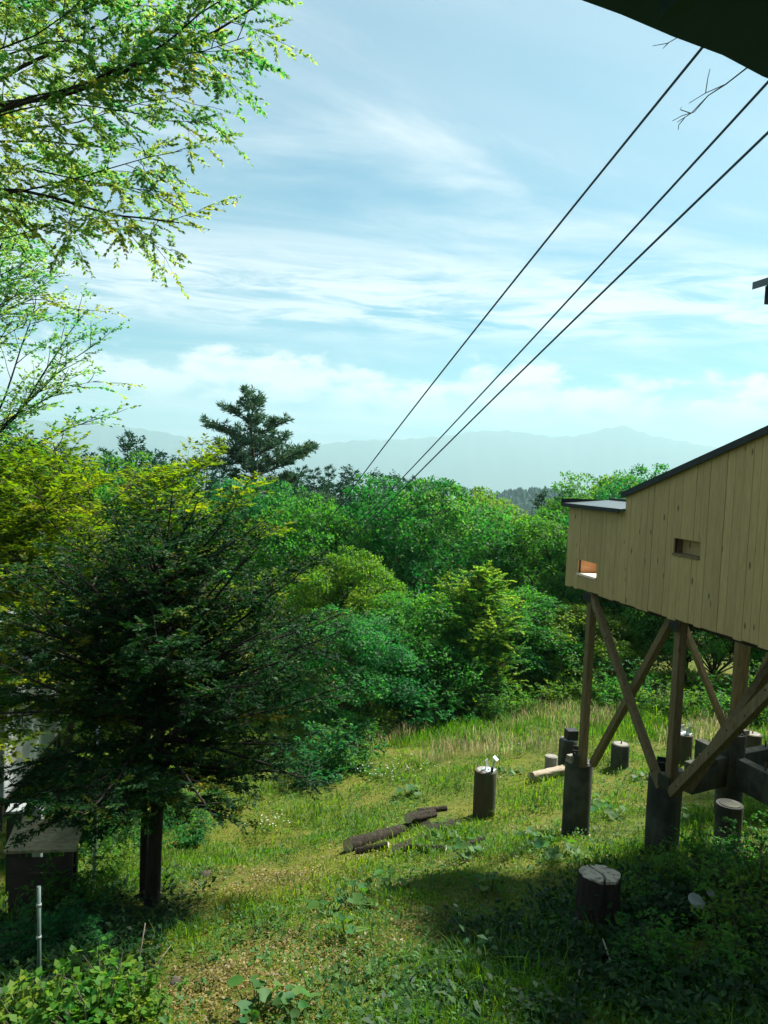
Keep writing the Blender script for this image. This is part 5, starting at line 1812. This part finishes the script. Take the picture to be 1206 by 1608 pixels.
S_edge = shrub(71, 1.5, 1.2, 34, 'lf_mid', 0.085, 0.045)
S_light = shrub(72, 1.3, 1.2, 32, 'lf_light', 0.075, 0.04)
S_dark = shrub(73, 1.6, 1.3, 34, 'lf_deep', 0.09, 0.05)
shr = [(S_edge, 575, 20.5, 'green shrub at the meadow edge nearest the evergreen'), (S_light, 610, 21.5, 'light green shrub at the meadow edge below the low bushy tree'),
       (S_dark, 640, 22.0, 'dark green shrub in the shade below the feathery tree'), (S_dark, 700, 22.5, 'dark shrub under the right side of the feathery tree'),
       (S_edge, 765, 22.5, 'green shrub at the foot of the feathery tree, right side'), (S_light, 815, 23.0, 'light green shrub behind the pale dry grass clump'),
       (S_light, 870, 24.0, 'light green shrub left of the far hut stilt'), (S_light, 930, 24.0, 'yellowish shrub between the far stilt and its brace'),
       (S_edge, 985, 23.0, 'green shrub seen between the crossed hut braces'), (S_light, 1040, 25.0, 'light shrub behind the near front stilt'),
       (S_light, 1110, 24.0, 'sunlit yellow green shrub under the hut floor'), (S_light, 1165, 25.0, 'sunlit shrub behind the rear hut trestle'), (S_light, 1065, 21.5, 'yellow green shrub right of the near front stilt, at the grass edge'), (S_edge, 1140, 21.0, 'green shrub behind the rear hut trestle, at the grass edge'), (S_light, 1190, 20.5, 'light green shrub at the right edge, before the other right edge shrub'), (S_light, 1000, 21.8, 'light green shrub low between the crossed braces'), (S_edge, 1215, 22.0, 'green shrub cut by the right edge under the hut'),
       (S_edge, 540, 18.0, 'green shrub beside the lower right skirt of the evergreen'), (S_dark, 500, 17.5, 'dark shrub tucked under the right skirt of the evergreen'),
       (S_edge, 190, 12.6, 'green shrub behind the evergreen trunk, left side'), (S_light, 175, 10.3, 'bright low shrub left of the evergreen trunk'),
       (S_edge, 110, 9.0, 'low green shrub before the board table'), (S_dark, 120, 13.4, 'dark shrub behind the board table, right of the white square post'), (S_dark, 215, 14.0, 'dark shrub behind the evergreen trunks, nearest the painted pole'), (S_dark, 40, 12.8, 'dark shrub at the left edge behind the utility box'), (S_edge, 265, 15.0, 'tall shrub right behind the evergreen trunk'), (S_dark, 30, 7.2, 'dark shrub added to deepen the lower left shade, left of the grey pipe stake'), (S_dark, 120, 7.4, 'dark shrub added to deepen the lower left shade, right of the grey pipe stake'), (S_edge, 300, 13.5, 'shaded shrub right of the evergreen trunk')]  # the two shrubs flanking the pipe stake are added to darken that corner
seen = set()
for i, (S, px, d, lab) in enumerate(shr):
    f = S.name not in seen
    seen.add(S.name)
    s = rr_.uniform(0.8, 1.15) * (1.0 if d > 14 else 0.55)
    place(S, px, d, lab, 'shrub', 'shrubs round the meadow', rr_.uniform(0, 6), s, rr_.uniform(0.75, 1.05), first=f, sink=0.08)

# big leaved shrubs at the bottom corners
S_corner = shrub(74, 0.75, 0.6, 26, 'lf_light', 0.085, 0.058, 7, tw=0.16, upn=1.4, wide=0.5)
place(S_corner, 150, 5.75, 'bright broad leaved shrub in the lower left corner', 'shrub', rz=0.4, s=0.85)
place(S_corner, 60, 5.7, 'bright leafy shrub at the foot of the grey pipe stake', 'shrub', rz=2.4, s=0.8, first=False)
place(S_corner, 225, 5.7, 'small leafy shrub below the upright dry stalk', 'shrub', rz=4.4, s=0.55, first=False)
S_vine = shrub(75, 0.8, 0.8, 26, 'lf_mid', 0.062, 0.038, 9, tw=0.2, upn=1.2, wide=0.48)
place(S_vine, 1180, 6.3, 'leafy trailing shrub at the right edge beside the pale discs', 'shrub', rz=1.0, s=0.75)
place(S_vine, 1150, 5.7, 'leafy undergrowth bush in the lower right corner', 'shrub', rz=3.0, s=0.62, first=False)
place(S_vine, 1070, 5.6, 'leafy bush at the bottom edge right of the dark stump', 'shrub', rz=0.3, s=0.55, first=False)
place(S_vine, 1195, 7.3, 'leafy bush at the right edge behind the pale discs', 'shrub', rz=4.3, s=0.8, first=False)
place(S_vine, 1075, 7.7, 'leafy bush in deep shade before the near front pile', 'shrub', rz=3.3, s=0.65, first=False)
place(S_vine, 1000, 7.3, 'leafy bush behind the dark stump, right side', 'shrub', rz=1.7, s=0.5, first=False)
place(S_vine, 1010, 5.9, 'low leafy bush right of the dark stump foot', 'shrub', rz=5.0, s=0.5, first=False)
place(S_vine, 1185, 8.3, 'leafy bush over the half hidden low pile', 'shrub', rz=5.0, s=0.75, first=False)
place(S_vine, 1110, 8.6, 'leafy shoots between the near front pile and the low pile', 'shrub', rz=2.0, s=0.6, first=False)


# ---- round leaved plants in the grass
def round_leaf_plant(seed, n, R, name='round_leaf_plant'):
    rng = np.random.default_rng(seed)
    root = empty(name)
    for i in range(n):
        az = i * 2.39996 + rng.uniform(-0.3, 0.3)
        rr = R * math.sqrt((i + 0.5) / n)
        h = rng.uniform(0.10, 0.24) * (1.1 - 0.3 * rr / R)
        c = np.array([math.cos(az) * rr, math.sin(az) * rr, h])
        s = rng.uniform(0.045, 0.085)
        k = 9
        tilt = np.array([math.cos(az) * 0.35, math.sin(az) * 0.35, 1.0]) + rng.normal(0, 0.25, 3)
        tilt = tilt / np.linalg.norm(tilt)
        e1 = np.cross(tilt, [0.2, 0.9, 0.1]); e1 /= np.linalg.norm(e1); e2 = np.cross(tilt, e1)
        v = [c]
        for j in range(k):
            a = 2 * math.pi * j / k
            rad = s * (1 + 0.1 * math.sin(3 * a + i)) * (0.55 if j == 0 else 1)
            v.append(c + e1 * math.cos(a) * rad + e2 * math.sin(a) * rad * 0.9 + tilt * s * (0.16 + 0.10 * math.sin(2 * a + i)))
        f = np.array([[0, 1 + j, 1 + (j + 1) % k] for j in range(k)])
        me = np_mesh('leaf', np.array(v), f, var=np.full(k, rng.uniform(0.1, 0.9)), smooth=True)
        link('leaf', me, M['lf_plant'], root)
        MB().tube([(0.3 * c[0], 0.3 * c[1], -0.02), (0.75 * c[0], 0.75 * c[1], h * 0.6), tuple(c)], [0.005, 0.004, 0.003], 4, False).build('stalk', M['lf_plant'], root)
    return root


RL = [round_leaf_plant(81, 13, 0.28), round_leaf_plant(82, 10, 0.22), round_leaf_plant(83, 16, 0.34)]
rlu = [False] * 3
for i, (px, py, s, lab) in enumerate([
        (640, 1250, 1.2, 'round leaved plant alone in the bright meadow left of the free pile'), (590, 1222, 0.9, 'small round leaved plant in the bright meadow near the trees'),
        (705, 1318, 1.0, 'round leaved plant growing against the right end of the log heap'), (735, 1345, 0.9, 'round leaved plant below the thin half buried log'),
        (560, 1425, 1.0, 'round leaved plant below the thick mossy log'), (615, 1400, 0.9, 'round leaved plant just below the small split log'),
        (515, 1440, 0.9, 'round leaved plant left of the one below the mossy log'), (545, 1470, 0.7, 'smallest round leaved plant on the dark central slope'),
        (930, 1268, 1.0, 'round leaved plant right of the far front pile'), (958, 1285, 1.0, 'round leaved plant halfway between the two front piles'),
        (835, 1330, 1.0, 'round leaved plant left of the far front pile'), (880, 1345, 0.9, 'round leaved plant in the shade before the far front pile'),
        (400, 1585, 0.9, 'round leaved plant at the bottom edge left of centre'), (460, 1592, 0.8, 'round leaved plant at the bottom edge nearer the centre'),
        (800, 1215, 0.8, 'round leaved plant behind the free pile'), (1000, 1225, 0.9, 'round leaved plant left of the near front pile'),
        (770, 1400, 0.8, 'round leaved plant in the dark grass right of the tall grass tuft'), (1075, 1290, 1.0, 'round leaved plant right of the near front pile in deep shade')]):
    q = on_ground(px, py)
    k = i % 3
    loc = (q[0], q[1], gzf(q[0], q[1]))
    if not rlu[k]:
        o = RL[k]; rlu[k] = True
        o.location = tuple(float(t) for t in loc); o.scale = (s, s, s)
    else:
        o = copy_plant(RL[k], loc, rr_.uniform(0, 6), s)
    tag(o, lab, 'plant', 'round leaved plants in the grass')


# ---- grass
def dry_mask(x, y):
    """0 lush .. 1 leaf litter: patches on the slope right of the evergreen and near the bottom"""
    m = 0.9 * np.exp(-((x + 1.3) / 1.5) ** 2 - ((y - 9.6) / 1.6) ** 2) + 0.75 * np.exp(-((x + 1.2) / 0.9) ** 2 - ((y - 6.3) / 1.1) ** 2)
    m = m + 0.5 * np.exp(-((x - 0.2) / 1.3) ** 2 - ((y - 7.0) / 0.8) ** 2) + 0.6 * np.exp(-((x - 2.4) / 0.7) ** 2 - ((y - 11.8) / 1.0) ** 2)
    m = m + 0.22 * smooth_noise(x, y, 1.3)
    return np.clip(m, 0, 1)


def blades(rng, x, y, h, w, lean, var, name, mat, label, cat='grass', curl=0.35):
    n = len(x)
    z = gz(x, y) - 0.01
    az = rng.uniform(0, 2 * np.pi, n)
    d = np.stack([np.cos(az), np.sin(az), np.zeros(n)], 1)
    s = np.stack([-np.sin(az), np.cos(az), np.zeros(n)], 1)
    b = np.stack([x, y, z], 1)
    l = rng.uniform(0.2, 1.0, n) * lean
    mid = b + d * (h * l * 0.35)[:, None] + UP * (h * 0.62)[:, None]
    tip = b + d * (h * l)[:, None] + UP * (h * (1.0 - curl * l))[:, None]
    hw = (w / 2)[:, None]
    v = np.stack([b - s * hw * 0.6, mid - s * hw, tip, mid + s * hw], 1).reshape(-1, 3)
    f = np.arange(n * 4).reshape(-1, 4)
    o = link(name, np_mesh(name, v, f, var=var), M[mat])
    tag(o, label, cat, kind='stuff')
    return o


def wedge(rng, n, r0, r1, a0=-0.62, a1=0.62, pw=1.0):
    a = rng.uniform(a0, a1, n)
    r = np.exp(rng.uniform(math.log(r0), math.log(r1), n))
    return r * np.sin(a), r * np.cos(a)


def build_grass():
    rng = np.random.default_rng(90)
    x, y = wedge(rng, 290000, 4.3, 34)
    dm = dry_mask(x, y)
    keep = rng.uniform(0, 1, len(x)) > dm * 0.80
    x, y, dm = x[keep], y[keep], dm[keep]
    lush = np.clip(0.5 + 0.5 * smooth_noise(x + 3, y, 0.9), 0, 1)
    tall = np.clip((y - 18) / 6, 0, 1)
    h = (0.035 + 0.10 * lush ** 2 + 0.10 * tall) * (0.4 + rng.gamma(2.0, 0.35, len(x))) * (1 - 0.4 * dm)
    r = np.hypot(x, y)
    w = np.maximum(0.006, 0.0011 * r) * rng.uniform(0.7, 1.4, len(x))
    var = np.clip(0.36 + 0.16 * smooth_noise(x, y, 0.5) * 0.6 + rng.normal(0, 0.17, len(x)) + 0.30 * dm, 0, 1)
    blades(rng, x, y, h, w, 0.9, var, 'meadow_grass', 'lf_grass', 'short green grass covering the slope')
    # tall seeding and straw coloured grass along the wood edge
    n = 17000
    px = rng.uniform(500, 1260, n); d = rng.uniform(17.5, 24.5, n)
    x = (px - 603) / FPX * d + 0.2; y = d
    k = (smooth_noise(x, y, 0.7) + rng.normal(0, 0.3, n)) > 0.35
    x, y = x[k], y[k]
    h = rng.uniform(0.2, 0.6, len(x)); w = rng.uniform(0.007, 0.016, len(x))
    blades(rng, x, y, h, w, 0.6, rng.uniform(0, 1, len(x)), 'dry_grass', 'lf_dry', 'straw coloured dry grass along the wood edge')
    x, y = wedge(rng, 30000, 19.5, 28, -0.1, 0.6)
    k = smooth_noise(x + 5, y + 2, 0.8) > -0.3
    x, y = x[k], y[k]
    blades(rng, x, y, rng.uniform(0.15, 0.42, len(x)), rng.uniform(0.010, 0.022, len(x)), 0.7, np.clip(rng.normal(0.4, 0.2, len(x)), 0, 1), 'tall_grass', 'lf_grass', 'tall green grass and weeds along the wood edge')
    # fallen leaves
    x, y = wedge(rng, 150000, 4.3, 17)
    dm = dry_mask(x, y)
    k = rng.uniform(0, 1, len(x)) < dm * 0.9 + 0.10
    x, y = x[k], y[k]
    n = len(x)
    p = np.stack([x, y, gz(x, y) + rng.uniform(0.004, 0.03, n)], 1)
    az = rng.uniform(0, 2 * np.pi, n)
    d = nrmz(np.stack([np.cos(az), np.sin(az), rng.normal(0, 0.25, n)], 1))
    nn = nrmz(UP + rng.normal(0, 0.35, (n, 3)))
    v, f = leaf_faces(p, d, nn, rng.uniform(0.022, 0.05, n), rng.uniform(0.011, 0.024, n), 0.5, 0.25)
    o = link('leaf_litter', np_mesh('leaf_litter', v, f, var=np.clip(rng.normal(0.5, 0.25, n), 0, 1)), M['lf_litter'])
    tag(o, 'dry fallen leaves lying between the grass', 'leaf litter', kind='stuff')
    # low broad leaved weeds
    x, y = wedge(rng, 12000, 4.4, 22)
    k = rng.uniform(0, 1, len(x)) > dry_mask(x, y) * 0.8
    k &= (smooth_noise(x - 2, y + 4, 0.7) + rng.normal(0, 0.45, len(x))) > 0.1
    x, y = x[k], y[k]
    n = len(x); m = 7
    az = rng.uniform(0, 2 * np.pi, (n, m)); el = rng.uniform(0.2, 1.0, (n, m))
    hh = rng.uniform(0.0, 1.0, (n, m)) * rng.gamma(2.0, 0.05, (n, 1))
    p = np.stack([np.repeat(x[:, None], m, 1) + 0.02 * np.cos(az), np.repeat(y[:, None], m, 1) + 0.02 * np.sin(az), np.repeat(gz(x, y)[:, None], m, 1) + hh], -1).reshape(-1, 3)
    d = np.stack([np.cos(az) * np.cos(el), np.sin(az) * np.cos(el), np.sin(el)], -1).reshape(-1, 3)
    nn = nrmz(np.stack([-np.cos(az) * np.sin(el), -np.sin(az) * np.sin(el), np.cos(el)], -1).reshape(-1, 3) + rng.normal(0, 0.2, (n * m, 3)))
    s = np.repeat(rng.uniform(0.6, 1.3, n), m) * rng.uniform(0.7, 1.2, n * m)
    v, f = leaf_faces(p, d, nn, 0.052 * s, 0.023 * s, 0.5, 0.15)
    o = link('ground_cover', np_mesh('ground_cover', v, f, var=np.repeat(np.clip(rng.normal(0.4, 0.22, n), 0, 1), m)), M['lf_plant'])
    tag(o, 'low broad leaved weeds scattered through the grass', 'weeds', kind='stuff')
    # undergrowth of the two lower corners, its leaf colour darkened to deepen the shade
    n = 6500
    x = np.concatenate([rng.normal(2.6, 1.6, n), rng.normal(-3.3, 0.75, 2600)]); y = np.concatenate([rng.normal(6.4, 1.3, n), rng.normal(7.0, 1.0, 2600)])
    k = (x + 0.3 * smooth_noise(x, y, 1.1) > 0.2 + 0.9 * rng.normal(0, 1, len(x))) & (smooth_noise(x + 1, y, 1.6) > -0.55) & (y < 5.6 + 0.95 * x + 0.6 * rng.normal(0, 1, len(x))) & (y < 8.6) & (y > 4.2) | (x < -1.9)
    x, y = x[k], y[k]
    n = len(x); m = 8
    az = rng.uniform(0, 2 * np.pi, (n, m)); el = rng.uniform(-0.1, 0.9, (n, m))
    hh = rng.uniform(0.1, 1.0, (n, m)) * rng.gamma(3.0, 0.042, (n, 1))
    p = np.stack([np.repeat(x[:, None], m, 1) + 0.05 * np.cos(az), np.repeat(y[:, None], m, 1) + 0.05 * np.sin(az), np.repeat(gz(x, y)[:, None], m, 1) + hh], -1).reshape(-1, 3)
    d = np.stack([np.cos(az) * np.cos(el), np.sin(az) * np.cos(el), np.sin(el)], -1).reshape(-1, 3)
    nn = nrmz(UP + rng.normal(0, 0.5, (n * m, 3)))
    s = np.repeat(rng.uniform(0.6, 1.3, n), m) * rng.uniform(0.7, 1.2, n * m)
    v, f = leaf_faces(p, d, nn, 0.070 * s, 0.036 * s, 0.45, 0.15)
    o = link('undergrowth', np_mesh('undergrowth', v, f, var=np.repeat(np.clip(rng.normal(0.4, 0.25, n), 0, 1), m)), M['lf_under_shade'])
    tag(o, 'leafy undergrowth coloured dark to deepen the shade by the hut and the evergreen', 'undergrowth', kind='stuff')
    # small white flowers
    pts = []
    for (px, py, n, s) in ((625, 1222, 40, 0.45), (430, 1302, 22, 0.22), (590, 1212, 25, 0.4), (800, 1180, 12, 0.5)):
        q = on_ground(px, py)
        for _ in range(n):
            pts.append((q[0] + rng.normal(0, s), q[1] + rng.normal(0, s)))
    pts = np.array(pts); n = len(pts); m = 5
    az = np.linspace(0, 2 * np.pi, m, endpoint=False)[None] + rng.uniform(0, 1, (n, 1))
    p = np.stack([np.repeat(pts[:, :1], m, 1), np.repeat(pts[:, 1:], m, 1), np.repeat((gz(pts[:, 0], pts[:, 1]) + rng.uniform(0.12, 0.26, n))[:, None], m, 1)], -1).reshape(-1, 3)
    d = np.stack([np.cos(az), np.sin(az), np.full((n, m), 0.2)], -1).reshape(-1, 3)
    v, f = leaf_faces(p, nrmz(d), np.repeat(UP[None], n * m, 0), np.full(n * m, 0.016), np.full(n * m, 0.011), 0.6)
    o = link('white_flowers', np_mesh('white_flowers', v, f, var=rng.uniform(0, 1, n * m)), M['petal'])
    tag(o, 'tiny white flowers sprinkled in the bright meadow', 'flowers', kind='stuff')


build_grass()


# ------------------------------------------------------------------ a few field stones
for i, (px, py, s, lab) in enumerate([(188, 1302, 0.09, 'brown pointed stone in the leaves left of the evergreen trunk'), (318, 1378, 0.10, 'flat pale stone in the litter right of the evergreen trunk'),
                                      (275, 1545, 0.06, 'small rounded stone at the bottom among fallen leaves')]):
    bm = bmesh.new()
    bmesh.ops.create_icosphere(bm, subdivisions=3, radius=s)
    rng = np.random.default_rng(200 + i)
    ph = rng.uniform(0, 6, 6)
    for v in bm.verts:
        c = v.co
        k = 1 + 0.18 * math.sin(c.x / s * 3 + ph[0]) + 0.14 * math.sin(c.y / s * 4 + ph[1]) + 0.12 * math.sin(c.z / s * 3.3 + ph[2])
        v.co = Vector((c.x * k * 1.2, c.y * k * 0.9, c.z * k * 0.6))
    me = bpy.data.meshes.new('stone'); bm.to_mesh(me); bm.free()
    o = link('stone', me, M['stone'])
    q = on_ground(px, py)
    o.location = (float(q[0]), float(q[1]), gzf(q[0], q[1]) + s * 0.15); o.rotation_euler = (0, 0, i * 1.3)
    tag(o, lab, 'stone', 'stones in the grass')


# ------------------------------------------------------------------ the air over the valley
def build_haze():
    mb = MB()
    mb.box((0, 0, (760 - 240) / 2), (24400, 24400, 1000))
    m = bpy.data.materials.new('valley_haze')
    m.use_nodes = True
    nt = m.node_tree
    for n in list(nt.nodes):
        if n.type != 'OUTPUT_MATERIAL':
            nt.nodes.remove(n)
    out = [n for n in nt.nodes if n.type == 'OUTPUT_MATERIAL'][0]
    v = nt.nodes.new('ShaderNodeVolumePrincipled')
    v.inputs['Color'].default_value = HAZE_COL
    v.inputs['Density'].default_value = HAZE_DEN
    v.inputs['Anisotropy'].default_value = 0.2
    nt.links.new(v.outputs[0], out.inputs['Volume'])
    o = mb.build('haze', m)
    tag(o, kind='stuff')


HAZE_COL = (0.50, 0.77, 0.84, 1)
HAZE_DEN = 0.00016
build_haze()
